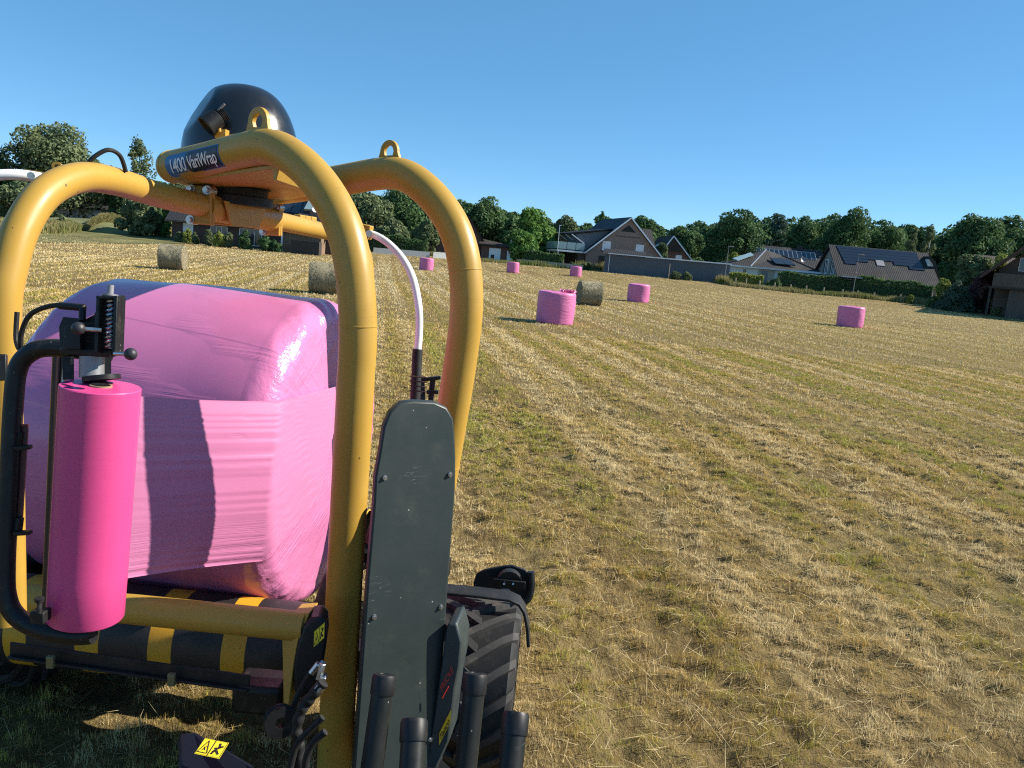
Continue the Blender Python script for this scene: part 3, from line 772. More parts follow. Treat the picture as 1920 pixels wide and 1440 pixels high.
# bale film deck cover with warning label (bottom edge)
dk = MB(); t1, t2, t3, t4 = P(335, 1374, 2.32), P(368, 1371, 2.32), P(478, 1437, 2.12), P(335, 1462, 2.12)
dk.prism([t1, t2, t3, P(470, 1500, 2.1), t4], V((0, .03, -.30)))
dkp = part('front_cover', dk, mat('dark_blue_black', (.006, .010, .018), .6, spec=.25, var=.15), .01)
o_ = P(364, 1426, 2.12); a_ = P(411, 1436, 2.10); c_ = P(384, 1396, 2.2)
nn = (a_ - o_).cross(c_ - o_).normalized()
if nn.dot(CAM - o_) < 0: nn = -nn
warning_label(dkp, o_ + nn * .02, (a_ - o_).normalized(), (c_ - o_).normalized(), (a_ - o_).length * 1.0, (c_ - o_).length, nn)

# hoses and fittings beside the near leg
hz = [([(560, 1460), (562, 1410), (556, 1370), (566, 1330), (585, 1305), (606, 1280)], 2.75, .019, True), ([(540, 1460), (555, 1400), (580, 1370), (605, 1345)], 2.72, .012, False),
      ([(548, 1330), (560, 1300), (578, 1268), (590, 1252)], 2.9, .011, False), ([(572, 1460), (575, 1420), (590, 1390), (610, 1372)], 2.65, .013, False)]
for pix, d, r, cor in hz:
    path = smooth_path([P(x, y, d) for x, y in pix], 10); rr = r
    if cor: rr = [r * (1.12 if (i % 6) < 3 else .94) for i in range(len(path))]
    part('hydraulic_hose', MB().tube(path, rr, 14), M_RUB)
part('hose_coupling', MB().tube([P(584, 1262, 2.88), P(598, 1244, 2.88)], .013, 12).tube([P(598, 1244, 2.88), P(606, 1250, 2.88)], .018, 8), M_STEEL)
part('hose_coupling', MB().tube([P(590, 1300, 2.75), P(603, 1284, 2.75)], .02, 6).tube([P(580, 1312, 2.75), P(592, 1298, 2.75)], .016, 14), M_STEEL)
part('bracket_arm', MB().bar(P(596, 1275, 2.85), P(612, 1268, 2.85), .04, .012).bar(P(598, 1276, 2.85), P(606, 1244, 2.85), .02, .02), M_STEEL, .003)
part('pulley', MB().lathe([(.02, -.02), (.058, -.02), (.058, -.008), (.045, 0), (.058, .008), (.058, .02), (.02, .02), (.02, -.02)], P(525, 1352, 2.85), V((.5, -1, .2)), 28), M_BLK)

# grey green guard panel with bolts
def panel():
    out = [(655, 1560), (664, 1440), (690, 1080), (701, 950), (704, 895), (712, 850), (720, 800), (732, 772), (752, 755), (775, 752), (815, 754), (838, 764), (850, 785), (853, 815), (855, 860), (854, 920), (848, 1000), (842, 1080), (835, 1180), (826, 1300), (810, 1440), (797, 1560)]
    return out
d0 = 2.86
pts = [P(px, py, d0 + .20 * (px - 690) / 160) for px, py in panel()]
gd = MB().prism(pts, V((-.4, .9, 0)) * .045)
gpn = part('guard_panel', gd, M_GUARD, .008)
for px, py in ((721, 895), (843, 889), (701, 1156), (826, 1137), (806, 1385), (770, 1384), (694, 1246)):
    dd = d0 + .20 * (px - 690) / 160; p = P(px, py, dd); nr = V((.45, -.9, 0)).normalized()
    big = (px, py) not in ((770, 1384), (694, 1246))
    if big: obj('guard_bolt', MB().cyl(p, p + nr * .014, .006, n=6).cyl(p, p + nr * .008, .0095, n=14), M_STEEL, gpn)
# side box with dealer lettering
bx = [(838, 1172), (856, 1168), (866, 1205), (862, 1250), (854, 1290), (842, 1390), (815, 1450), (800, 1560), (790, 1560), (800, 1440)]
sb = part('side_box', MB().prism([P(x, y, 3.0) for x, y in bx], V((0.02, .16, 0))), mat('box_green_black', (.028, .038, .038), .45, var=.15, dust=.06), .008)
def box_text(txt, pa, pb, pc, m, name, z=.004, bold=.0, par=None):
    a, bb, c = P(*pa), P(*pb), P(*pc); ex = (bb - a); ey = (c - a); nr = ex.cross(ey).normalized()
    if nr.dot(CAM - a) < 0: nr = -nr
    vs, fs = text_mesh(txt, 1., .0, bold); x0 = min(v.x for v in vs); x1 = max(v.x for v in vs); y1 = max(v.y for v in vs)
    return obj(name, MB().add([a + ex * ((v.x - x0) / (x1 - x0)) + ey * (v.y / y1) + nr * z for v in vs], fs), m, par or sb, 0)
dS = 2.985
box_text('FRICKE', (829, 1297, dS), (851, 1258, dS), (825, 1287, dS), M_LETR, 'box_lettering', .002)
obj('lettering_rule', MB().tube([P(829, 1309, dS), P(841, 1287, dS)], .0022, 6), M_LETR, sb)
sa, sbp, sc_ = P(823, 1398, dS), P(845, 1354, dS), P(824, 1374, dS)
stk = obj('box_sticker', MB().add([sa, sbp, sbp + (sc_ - sa), sc_], [(0, 1, 2, 3)]), mat('sticker_orange', (.85, .48, .02), .4, var=.04), sb)
box_text('Tanco', (825, 1391, dS - .003), (843, 1355, dS - .003), (824.5, 1379, dS - .003), M_STICKB, 'box_lettering', .001, .02)

part('shadow_box', MB().box((-.41, 3.16, .78), (.21, .24, 1.15)), M_BLK, .02)  # hidden box behind the guard panel, added to shade the rollers and lower bale
# wheels with tyre lugs
def wheel(c, axis, R=.40, wd=.40, name='wheel'):
    axis = V(axis).normalized(); w2 = wd / 2
    prof = [(.22, -w2 * .80), (.25, -w2 * .96), (R * .78, -w2), (R * .88, -w2 * .97), (R * .945, -w2 * .86), (R * .935, -w2 * .6), (R * .94, 0), (R * .935, w2 * .6), (R * .945, w2 * .86), (R * .88, w2 * .97), (R * .78, w2), (.25, w2 * .96), (.22, w2 * .80)]
    root = part(name, MB().lathe([(0, -.05), (.06, -.05), (.06, .05), (0, .05)], c, axis, 20), M_DKST)
    ty = obj('tyre', MB().lathe(prof, c, axis, 72), M_RUB, root)
    lg = MB(); ref = V((0, 0, 1)); x = axis.cross(ref).normalized(); y = axis.cross(x)
    def at_(ang, h, r): return V(c) + axis * h + r * (math.cos(ang) * x + math.sin(ang) * y)
    N = 18
    for k in range(N):
        for sgn in (-1, 1):
            a0 = 2 * PI * (k + (.5 if sgn > 0 else 0)) / N; pth = []
            for (h, da, r) in ((-.025, .44, R), (.06, .28, R), (.13, .14, R * .995), (.175, .06, R * .975), (w2 * .99, .0, R * .92), (w2 * 1.0, -.02, R * .80)):
                pth.append((at_(a0 + da, sgn * h, r), at_(a0 + da + .10, sgn * h, r), at_(a0 + da + .125, sgn * h, r - .035), at_(a0 + da - .025, sgn * h, r - .035)))
            vs = [q for p4 in pth for q in p4]; fs = []
            for i in range(len(pth) - 1):
                for j in range(4): fs.append((i * 4 + j, i * 4 + (j + 1) % 4, i * 4 + 4 + (j + 1) % 4, i * 4 + 4 + j))
            fs += [(0, 1, 2, 3), tuple(len(vs) - 4 + j for j in (3, 2, 1, 0))]
            lg.add(vs, fs)
    obj('tread', lg, M_TREAD, root, 25)
    obj('rim', MB().lathe([(.06, .04), (.15, .05), (.2, w2 * .62), (.235, w2 * .84), (.215, w2 * .86)], c, axis, 48).lathe([(.06, -.04), (.15, -.05), (.2, -w2 * .62), (.235, -w2 * .84), (.215, -w2 * .86)], c, axis, 48), M_GREY, root)
wheel((-.06, 3.36, .40), (1, -.06, 0)); wheel((-2.45, 3.75, .40), (1, -.06, 0))
mg = [(790, 1098), (830, 1110), (900, 1117), (955, 1124), (975, 1133), (986, 1150), (992, 1180), (994, 1215)]
part('mudguard', MB().ribbon([P(x, y, 3.22) for x, y in mg], V((0, .09, 0)), .014), M_RUB, .004)
part('mudguard_bolt', MB().cyl(P(947, 1118, 3.4), P(947, 1106, 3.4), .022, n=12), M_BLK); part('mudguard_bolt', MB().cyl(P(868, 1112, 3.4), P(868, 1099, 3.4), .022, n=12), M_BLK)
lp = [(887, 1120), (888, 1092), (893, 1076), (908, 1068), (945, 1061), (960, 1060), (985, 1068), (996, 1082), (998, 1105), (990, 1120), (975, 1128)]
lu = part('rear_lamp_unit', MB().prism([P(x, y, 3.62) for x, y in lp], FW * .02), M_BLK, .004)
obj('lamp_body', MB().lathe([(0, 0), (.05, 0), (.056, .01), (.056, .05), (0, .05)], P(955, 1085, 3.60) , V((0, 1, .0)) * -1, 28), M_RUB, lu)
obj('lamp_strap', MB().bar(P(925, 1092, 3.54), P(985, 1098, 3.54), .01, .038), M_BLK, lu, bevel=.003)
for x in (945, 962): obj('strap_screw', MB().cyl(P(x, 1095, 3.54), P(x, 1095, 3.52), .005, n=8), M_STEEL, lu)
obj('lamp_tube', MB().tube(smooth_path([P(995, 1072, 3.56), P(996, 1100, 3.56), P(990, 1122, 3.56), P(975, 1132, 3.56)], 5), .018, 14), M_BLK, lu)

# film roll holder posts
for (tx, ty_, bx_, d) in ((721.5, 1266, 697, 2.36), (777, 1350, 772, 2.10), (892, 1264, 873, 2.36), (967.5, 1337, 957, 2.10)):
    t = P(tx, ty_, d); q = P(bx_, 1440, d - .06 + (.0)); dv = (t - q).normalized(); bot = t - dv * .75
    po = part('holder_post', MB().tube([bot, t], .0335, 28), M_POST)
    obj('post_cap', MB().lathe([(.0365, -.055), (.0372, -.05), (.0372, -.006), (.034, .002), (.018, .0035), (.017, .002), (0, .002)], t, dv, 28), M_BLK, po)

# ------------------------------------------------------------------ bales
def bale_profile(hw, r, cr, bulge, n=9):
    p = [(0.001, -hw - bulge)]
    for k in range(1, 7):
        t = k / 7; p.append(((r - cr) * t, -hw - bulge * (1 - t * t)))
    for k in range(n + 1):
        a = PI / 2 * k / n; p.append((r - cr + cr * math.sin(a), -hw + cr - cr * math.cos(a)))
    q = []
    for k in range(1, 8): q.append((r + .012 * math.sin(PI * k / 8), -hw + cr + (2 * hw - 2 * cr) * k / 8))
    return p + q + [(a, -b) for a, b in p[::-1]]
def noisy(mb, amp, sc, seed, edge=None):
    rs = np.array(mb.v); n = fbm(rs[:, 0] * sc + 9 + rs[:, 2] * sc * .7, rs[:, 1] * sc + 5 - rs[:, 2] * sc * .6, seed, 3) - .5
    ln = np.linalg.norm(rs, axis=1, keepdims=True) + 1e-6
    w = np.ones(len(rs)) if edge is None else edge(rs)
    mb.v = [tuple(x) for x in rs + rs / ln * (n * w)[:, None] * amp]
    return mb
mb = MB().lathe(bale_profile(.665, .81, .13, .07, 12), (0, 0, 0), (1, 0, 0), 200, xref=(0, 0, 1))
mb = noisy(mb, .03, 2.0, 4); mb = noisy(mb, .03, 13., 6, lambda r: np.clip(1 - np.abs(np.abs(r[:, 0]) - .615) / .12, 0, 1))
big = link('wrapped_bale', mb.mesh('wrapped_bale', M_FILM, 180)); big.location = (-1.585, 4.05, 1.28); big.rotation_euler = (0, 0, math.radians(-8))
tag(big, 'huge glossy pink wrapped bale lying on the rollers of the yellow machine', 'wrapped bale')

# film roll with the web drawn off it
ra, rbm = P(189, 724, 2.28), P(161, 1156, 2.385); axr = (rbm - ra)
rl_ = axr.length; axn = axr.normalized()
froll = obj('film_roll', MB().lathe([(.030, .03), (.032, 0), (.1065, 0), (.109, .003), (.1085, rl_ * .8), (.1075, rl_ - .004), (.105, rl_), (.03, rl_), (.03, .03)], ra, axn, 72), M_ROLL)
tag(froll, 'tall roll of bright pink stretch film held upright in the black dispenser', 'film roll')
obj('roll_core', MB().lathe([(.026, .05), (.026, -.004), (.031, -.004), (.031, .05)], ra, axn, 32), mat('card_core', (.30, .20, .12), .8), froll)
wA, wB = P(112, 729, 2.76), P(98, 1110, 2.82)
BINV = Matrix.Translation(V((-1.585, 4.05, 1.28))) @ Matrix.Rotation(math.radians(-8), 4, 'Z'); BINV.invert()
def bale_hit(px, py, off=.03):
    r = ray(px, py); t = 2.4
    while t < 4.6:
        q = BINV @ (CAM + r * t); rho = math.hypot(q.y, q.z); x = abs(q.x)
        if rho < .68: lim = .665 + .07 * (1 - (rho / .68) ** 2) * 1.0
        elif rho < .81: lim = .535 + math.sqrt(max(0, .13 ** 2 - (rho - .68) ** 2))
        else: lim = .535
        if (rho < .81 and x < lim + off) or (rho < .81 + off and x < .535): return CAM + r * t
        t += .004
    return CAM + r * t
wC, wD = bale_hit(524, 752), bale_hit(492, 1052)
nu, nv = 60, 80; HIT = [bale_hit(492 + (524 - 492) * j / nv, 1052 - 300 * j / nv) for j in range(nv + 1)]
mb = MB(); vs = []; fs = []; uv = []
for i in range(nu + 1):
    u = i / nu
    for j in range(nv + 1):
        v = j / nv
        p = wB.lerp(wA, v).lerp(HIT[j], u) + V((0, 0, .014 * math.sin(PI * u) * (.5 - v) * 2))
        k = .0035 * math.sin(v * 150 + 3 * u) * max(0, 1 - v / .14) + .002 * math.sin(v * 95 + 2) * max(0, 1 - abs(v - .62) / .12) * u
        vs.append(p + V((.97, -.24, 0)) * k); uv.append((u, v))
for i in range(1, 25):
    u = i / 24
    for j in range(nv + 1):
        v = j / nv
        pxb, pyb = 492 + (600 - 492) * u, 1052 - 130 * u * v; pxt, pyt = 524 + (645 - 524) * u, 752 - 31 * u
        pyb = 1052 - 120 * u
        p = bale_hit(pxb + (pxt - pxb) * v, pyb + (pyt - pyb) * v, .03)
        vs.append(p); uv.append((1 + u * .6, v))
nu += 24
for i in range(nu):
    for j in range(nv): fs.append((i * (nv + 1) + j, (i + 1) * (nv + 1) + j, (i + 1) * (nv + 1) + j + 1, i * (nv + 1) + j + 1))
me = MB().add(vs, fs).mesh('film_sheet', M_WEB, 180)
ul = me.uv_layers.new(name='UVMap'); 
for lp_ in me.loops: ul.data[lp_.index].uv = uv[lp_.vertex_index]
link('film_sheet', me, froll)['label'] = 'stretched film sheet running from the roll to the bale'

# wrapped bales standing in the field
def film_tail(o, r, h, seed):
    rg = random.Random(seed); mb = MB()
    for k in range(16):
        a = rg.uniform(-.9, .5); c = V((r * .55 * math.cos(a) + rg.uniform(-.1, .1), r * .5 * math.sin(a), h + rg.uniform(.0, .03))); pts = []
        n = 7; d = rg.uniform(0, 6.3)
        for i in range(n): pts.append(c + V((.035 * i * math.cos(d), .035 * i * math.sin(d), .03 * math.sin(i * 1.7 + k))))
        mb.ribbon(pts, (rg.uniform(-.1, .1), rg.uniform(-.1, .1), .09), .004)
    return obj('film_tail', mb, M_FAR, o, 30, False)
fb = [(1040, 604, 29.07, 'nearest pink wrapped bale standing in the field, with ruffled film on its top', .71),
      (1197, 565, 51.7, 'pink wrapped bale standing to the right of the grey hay bale near the middle', .72),
      (1598, 608, 44.84, 'pink wrapped bale standing alone on the far right of the field', .73),
      (1079, 520, 93.2, 'small distant pink bale standing before the big brick gable house', .69),
      (961, 512, 88.6, 'small distant pink bale standing just right of the far yellow arch tube', .70),
      (798, 507, 77.0, 'distant pink bale seen through the gap between the two yellow arch legs', .70)]
for k, (px, py, Y, lab, r) in enumerate(fb):
    mb = MB().lathe(bale_profile(.6, r, .09, .015, 6), (0, 0, .6), (0, 0, 1), 72)
    mb = noisy(mb, .05, 2.2, 20 + k)
    o = obj('wrapped_bale', mb, M_FAR, None, 180); p = at(px, py, Y); o.location = (p.x, p.y + r * .5, tz(p.y) - .02); o.rotation_euler = (0, math.radians([1, -1.5, 1.2, 0, -1, 1][k]), k * 1.3)
    tag(o, lab, 'wrapped bale', 'wrapped pink bales standing in the field')
    if k == 0: o.rotation_euler = (0, math.radians(1), 0); film_tail(o, r, 1.2, 3)

# net wrapped hay bales lying on their side
m, nt, b = newmat('hay'); v = coords(nt, 'Object', (7., 1.2, 1.2))
n1 = noise(nt, v, 9, 7, .8); n2 = noise(nt, coords(nt, 'Object', (1, 1, 1)), 4, 3)
c = mix(nt, ramp(nt, n1, [(.33, 0.), (.62, 1.)]), (.125, .10, .055), (.44, .385, .25))
c = mix(nt, ramp(nt, n2, [(.35, .35), (.7, 0.)]), c, (.2, .165, .09)); nt.links.new(c, b.inputs['Base Color']); b.inputs['Roughness'].default_value = .85; b.inputs['Specular IOR Level'].default_value = .2
bump(nt, b, n1, .9, .05); M_HAY = m
M_HAYS = ramp_leaf('hay_strands', [(0., (.18, .15, .08)), (1., (.52, .47, .33))], .2)
def hay_bale(px, py, Y, lab, rz, rx):
    mb = MB().lathe(bale_profile(.61, .68, .05, .02, 5), (0, 0, 0), (1, 0, 0), 72, xref=(0, 0, 1)); mb = noisy(mb, .06, 3., int(px))
    o = obj('hay_bale', mb, M_HAY, None, 180); p = at(px, py, Y)
    o.location = (p.x, p.y + .35, tz(p.y) + .65); o.rotation_euler = (rx, 0, math.radians(rz))
    tag(o, lab, 'hay bale', 'net wrapped hay bales lying in the field')
    n = 5200; a = RNG.uniform(0, 2 * PI, n); x = RNG.uniform(-.6, .6, n); rr = .68 + RNG.uniform(-.02, .015, n)
    da = RNG.normal(0, .13, n); dx = RNG.normal(0, .012, n)
    def pt(x, a, r): return np.stack([x, r * np.cos(a), r * np.sin(a)], -1)
    w = .007; q = np.stack([pt(x - w, a, rr), pt(x + w, a, rr), pt(x + w + dx, a + da, rr + .02), pt(x - w + dx, a + da, rr + .02)], 1)
    n2 = 1500; e = RNG.choice([-1, 1], n2); r2 = .66 * np.sqrt(RNG.uniform(0, 1, n2)); a2 = RNG.uniform(0, 6.28, n2); d2 = RNG.uniform(0, 6.28, n2); L = RNG.uniform(.05, .16, n2)
    A = np.stack([e * .635, r2 * np.cos(a2), r2 * np.sin(a2)], -1); D = np.stack([e * .01, L * np.cos(d2), L * np.sin(d2)], -1); S = np.stack([np.zeros(n2), -np.sin(d2), np.cos(d2)], -1) * .006
    q2 = np.stack([A - S, A + S, A + D + S, A + D - S], 1)
    s = link('straw_strands', tri_object('straw_strands', np.concatenate([q, q2]), RNG.uniform(0, 1, n + n2), M_HAYS, 4), o, False)
hay_bale(318, 502, 41.8, 'unwrapped round hay bale furthest left in the field, its pale end lit', 11, .3)
hay_bale(603, 545, 33.8, 'unwrapped round hay bale half hidden behind the near yellow arch leg', 11, 1.1)
hay_bale(1104, 574, 43.2, 'unwrapped round hay bale lying right behind the nearest pink bale, dark end showing', 11, 2.0)

# ------------------------------------------------------------------ houses
def brick_mat(name, c1, c2, cm, scale=4.):
    if name in MATS: return MATS[name]
    m, nt, b = newmat(name); t = nt.nodes.new('ShaderNodeTexBrick')
    g = nt.nodes.new('ShaderNodeNewGeometry'); tc = nt.nodes.new('ShaderNodeTexCoord')
    sx = nt.nodes.new('ShaderNodeSeparateXYZ'); nt.links.new(tc.outputs['Object'], sx.inputs[0])
    k = nt.nodes.new('ShaderNodeCombineXYZ'); nt.links.new(math_(nt, 'ADD', sx.outputs[0], sx.outputs[1]), k.inputs[0]); nt.links.new(sx.outputs[2], k.inputs[1])
    nt.links.new(k.outputs[0], t.inputs['Vector']); t.inputs['Scale'].default_value = scale
    t.inputs['Color1'].default_value = (*c1, 1); t.inputs['Color2'].default_value = (*c2, 1); t.inputs['Mortar'].default_value = (*cm, 1); t.inputs['Mortar Size'].default_value = .012
    n = noise(nt, tc.outputs['Object'], 1.2, 4)
    c = mix(nt, ramp(nt, n, [(.3, .4), (.7, 0.)]), t.outputs['Color'], [x * .6 for x in c1]); nt.links.new(c, b.inputs['Base Color']); b.inputs['Roughness'].default_value = .85
    MATS[name] = m; return m
def tile_mat(name, col, axis=0, pitch=.30, rough=.5):
    if name in MATS: return MATS[name]
    m, nt, b = newmat(name); tc = nt.nodes.new('ShaderNodeTexCoord'); sx = nt.nodes.new('ShaderNodeSeparateXYZ'); nt.links.new(tc.outputs['Object'], sx.inputs[0])
    s = math_(nt, 'SINE', math_(nt, 'MULTIPLY', sx.outputs[axis], 2 * PI / pitch)); z = math_(nt, 'FRACT', math_(nt, 'MULTIPLY', sx.outputs[2], 1 / .24))
    n = noise(nt, tc.outputs['Object'], 3, 4); n3 = noise(nt, tc.outputs['Object'], .5, 3)
    c = mix(nt, ramp(nt, n, [(.3, 0.), (.7, 1.)]), [x * .8 for x in col], [x * 1.2 for x in col])
    c = mix(nt, ramp(nt, n3, [(.5, 0.), (.75, .35)]), c, (.10, .10, .075))
    nt.links.new(c, b.inputs['Base Color']); b.inputs['Roughness'].default_value = max(rough, .75) if name != 'roof_navy' else rough; b.inputs['Specular IOR Level'].default_value = .2
    bump(nt, b, math_(nt, 'ADD', s, math_(nt, 'MULTIPLY', z, .6)), .4, .02)
    MATS[name] = m; return m
def plank_mat(name, col, axis=0, pitch=.16):
    if name in MATS: return MATS[name]
    m, nt, b = newmat(name); tc = nt.nodes.new('ShaderNodeTexCoord'); sx = nt.nodes.new('ShaderNodeSeparateXYZ'); nt.links.new(tc.outputs['Object'], sx.inputs[0])
    f = math_(nt, 'FRACT', math_(nt, 'MULTIPLY', sx.outputs[axis], 1 / pitch)); n = noise(nt, coords(nt, 'Object', (6, 6, .6)), 2, 5)
    c = mix(nt, ramp(nt, n, [(.3, 0.), (.7, 1.)]), [x * .7 for x in col], [x * 1.25 for x in col])
    c = mix(nt, ramp(nt, f, [(0., 1.), (.06, 1.), (.1, 0.), (1., 0.)]), c, [x * .3 for x in col])
    nt.links.new(c, b.inputs['Base Color']); b.inputs['Roughness'].default_value = .8; MATS[name] = m; return m
B_GREY = brick_mat('brown_grey_brick', (.30, .21, .165), (.22, .155, .125), (.27, .24, .21))
B_DARK = brick_mat('dark_brick', (.085, .052, .042), (.06, .04, .036), (.10, .09, .08))
B_RED = brick_mat('red_brick', (.16, .075, .055), (.12, .06, .045), (.15, .13, .12))
T_NAVY = tile_mat('roof_navy', (.012, .014, .021), 1, .3, .6); T_GREYX = tile_mat('roof_grey_x', (.032, .033, .037), 0); T_GREYY = tile_mat('roof_grey_y', (.036, .036, .04), 1)
T_BROWN = tile_mat('roof_brown', (.045, .036, .032), 0)
W_WHITE = mat('white_render', (.74, .73, .70), .8, var=.05, vscale=1); W_GREY = mat('blue_grey_cladding', (.115, .135, .155), .6, var=.06, vscale=1); W_TAUPE = mat('taupe_render', (.22, .215, .185), .85, var=.07, vscale=.8)
M_FRAME = mat('white_frame', (.78, .78, .78), .4, var=.03); M_SHUT = mat('white_shutter', (.72, .74, .75), .5, var=.03)
M_GLASS = mat('window_glass', (.02, .025, .03), .08, var=.1, spec=.8); M_PANEL = mat('solar_cell', (.014, .018, .030), .16, var=.1, spec=.8)
M_ALU = mat('aluminium', (.62, .63, .65), .35, metal=.8, var=.05); M_GLASSRAIL = mat('frosted_glass', (.30, .40, .40), .15, var=.05)
P_GREY = plank_mat('weathered_planks', (.105, .082, .065), 0); P_GREYY = plank_mat('weathered_planks_y', (.12, .095, .075), 1); P_WARM = plank_mat('warm_planks', (.17, .11, .075), 0)
M_DARKWOOD = mat('dark_wood', (.035, .028, .024), .7, var=.2)

class House:
    def __init__(s, name, label, loc, rz=0, cat='house'):
        s.r = thing(name, label, cat, loc, math.radians(rz))
    def part(s, name, mb, m, parent=None, bevel=0, smooth=30): return obj(name, mb, m, parent or s.r, smooth, False, bevel)
    def window(s, x, z, w, h, y=0, face='y', pane=None, panes=1, name='window'):
        """face 'y': on a wall facing -y at y; face 'x': wall facing -x at x"""
        fr = MB(); t = .07
        def bx(a, b_, w_, h_, out, dep):
            if face == 'y': fr_.box((a, y - out, b_), (w_, dep, h_))
            else: fr_.box((x - out, a, b_), (dep, w_, h_))
        fr_ = fr; c = x if face == 'y' else y
        for a, b_, w_, h_ in ((c - w / 2, z + h / 2, t, h), (c + w / 2, z + h / 2, t, h), (c, z, w + t, t), (c, z + h, w - t, t)): bx(a, b_, w_, h_, .03, .10)
        for k in range(1, panes): bx(c - w / 2 + w * k / panes, z + h / 2, .05, h - t, .03, .08)
        o = s.part(name, fr, M_FRAME)
        fr_ = MB()
        if face == 'y': fr_.box((c, y - .012, z + h / 2), (w - t, .03, h - t))
        else: fr_.box((x - .012, c, z + h / 2), (.03, w - t, h - t))
        s.part('pane', fr_, pane or M_GLASS, o); return o
def gable_y(h, w, d, he, hr, wall, roof, ov=.4, apex=.5, tt=.16, x0=0, y0=0, name='wall', rname='roof', he2=None, trim=None):
    """gable wall facing -y, ridge along y"""
    he2 = he if he2 is None else he2
    ax_ = w * apex
    h.part(name, MB().prism([(x0, y0, 0), (x0 + w, y0, 0), (x0 + w, y0, he2), (x0 + ax_, y0, hr), (x0, y0, he)], (0, d, 0)), wall)
    sl = (hr - he) / ax_; sr = (hr - he2) / (w - ax_)
    rf = MB()
    L = [(x0 - ov, he - ov * sl), (x0 + ax_, hr), (x0 + w + ov, he2 - ov * sr)]
    pr = [(L[0][0], y0 - ov, L[0][1] + .02), (L[1][0], y0 - ov, L[1][1] + .02), (L[2][0], y0 - ov, L[2][1] + .02), (L[2][0], y0 - ov, L[2][1] + tt + .02), (L[1][0], y0 - ov, L[1][1] + tt * 1.3 + .02), (L[0][0], y0 - ov, L[0][1] + tt + .02)]
    rf.prism(pr, (0, d + 2 * ov, 0)); r = h.part(rname, rf, roof)
    if trim:
        tr = MB()
        for a, b_ in ((0, 1), (1, 2)): tr.bar((L[a][0], y0 - ov - .03, L[a][1] + .10), (L[b_][0], y0 - ov - .03, L[b_][1] + .10), .06, .20)
        h.part('verge_board', tr, trim, r)
    return r
def gable_x(h, w, d, he, hr, wall, roof, ov=.4, tt=.16, x0=0, y0=0, name='wall', rname='roof', gut=None):
    """ridge along x, roof slope facing -y"""
    h.part(name, MB().prism([(x0, y0, 0), (x0, y0, he), (x0, y0 + d / 2, hr), (x0, y0 + d, he), (x0, y0 + d, 0)], (w, 0, 0)), wall)
    s_ = (hr - he) / (d / 2); a, c = y0 - ov, y0 + d + ov
    z = he - ov * s_ + .02
    r = h.part(rname, MB().prism([(x0 - ov, a, z), (x0 - ov, y0 + d / 2, hr + .02), (x0 - ov, c, z), (x0 - ov, c, z + tt), (x0 - ov, y0 + d / 2, hr + tt * 1.3 + .02), (x0 - ov, a, z + tt)], (w + 2 * ov, 0, 0)), roof)
    if gut: h.part('gutter', MB().tube([(x0 - ov, a - .06, z + .02), (x0 + w + ov, a - .06, z + .02)], .07, 10), gut, r)
    return r
def roof_panel(h, par, x, w, y0, y1, he, hr, d, name='solar_panel', m=None, off=.24, th=.05, frame=None):
    """panel on a -y facing slope of a gable_x roof between depths y0..y1 (0 eave .. d/2 ridge)"""
    s_ = (hr - he) / (d / 2); z = lambda y: he + y * s_ + off
    o = h.part(name, MB().prism([(x, y0, z(y0)), (x + w, y0, z(y0)), (x + w, y1, z(y1)), (x, y1, z(y1))], (0, -th * .6, th)), m or M_PANEL, par)
    return o
def ground_root(px, py, Y): return at(px, py, Y)

# --- big brick gable house
h = House('brick_house', 'large brown brick house with steep navy roof, white shuttered windows and glass balcony', at(1097, 500, 118), 12)
Wd, He, Hr = 11.9, 2.55, 8.0
rf = gable_y(h, Wd, 13.5, He, Hr, B_GREY, T_NAVY, .45, .53, trim=M_ALU)
h.window(3.0, 2.95, 1.25, 1.35, 0, pane=M_SHUT); h.window(8.3, 2.9, 1.2, 1.35, 0, pane=M_SHUT)
h.part('louvre', MB().prism([(5.0, -.05, 6.0), (7.4, -.05, 6.0), (6.2, -.05, 7.0)], (0, .08, 0)), M_BLK)
for x in (3.0, 8.3): h.part('window_sill', MB().box((x, -.09, 2.84), (1.5, .22, .1)), B_RED)
h.part('brick_course', MB().box((6.2, -.03, 5.25), (3.8, .07, .12)), B_RED)
h.part('door', MB().box((2.45, -.04, 1.05), (.9, .10, 2.1)), mat('door_black', (.02, .02, .022), .4)); h.window(3.35, .9, .8, 1.1, 0, pane=M_SHUT)
h.part('dormer', MB().prism([(-.3, .9, 2.6), (3.2, .9, 2.6), (3.6, .9, 6.0), (-1.6, .9, 5.0), (-1.6, .9, 4.9)], (0, 11., 0)), W_GREY)
dr = h.part('dormer_roof', MB().prism([(-2.6, .5, 4.9), (3.9, .5, 6.1), (3.9, .5, 6.3), (-2.6, .5, 5.12)], (0, 11.8, 0)), T_NAVY)
for y in (.55, 4.2, 7.8, 11.): h.part('dormer_bracket', MB().bar((-.35, y, 3.7), (-2.4, y, 4.9), .1, .14), M_FRAME)
for k in range(4): h.window(-.32, 2.75, 1.1, 1.9, 2.2 + 2.6 * k, face='x', panes=2)
bal = h.part('balcony', MB().box((-2.4, 5.8, 2.35), (4.2, 11.4, .25)), M_FRAME)
rp_ = MB()
for k in range(3): rp_.box((-3.8 + 1.4 * k, .12, 3.15), (1.3, .03, 1.05))
for k in range(6): rp_.box((-4.48, 1.1 + 1.9 * k, 3.15), (.03, 1.75, 1.05))
h.part('glass_rail', rp_, M_GLASSRAIL, bal)
for y in (.4, 5.8, 11.2): h.part('balcony_post', MB().box((-4.3, y, 1.1), (.16, .16, 2.25)), M_FRAME, bal)
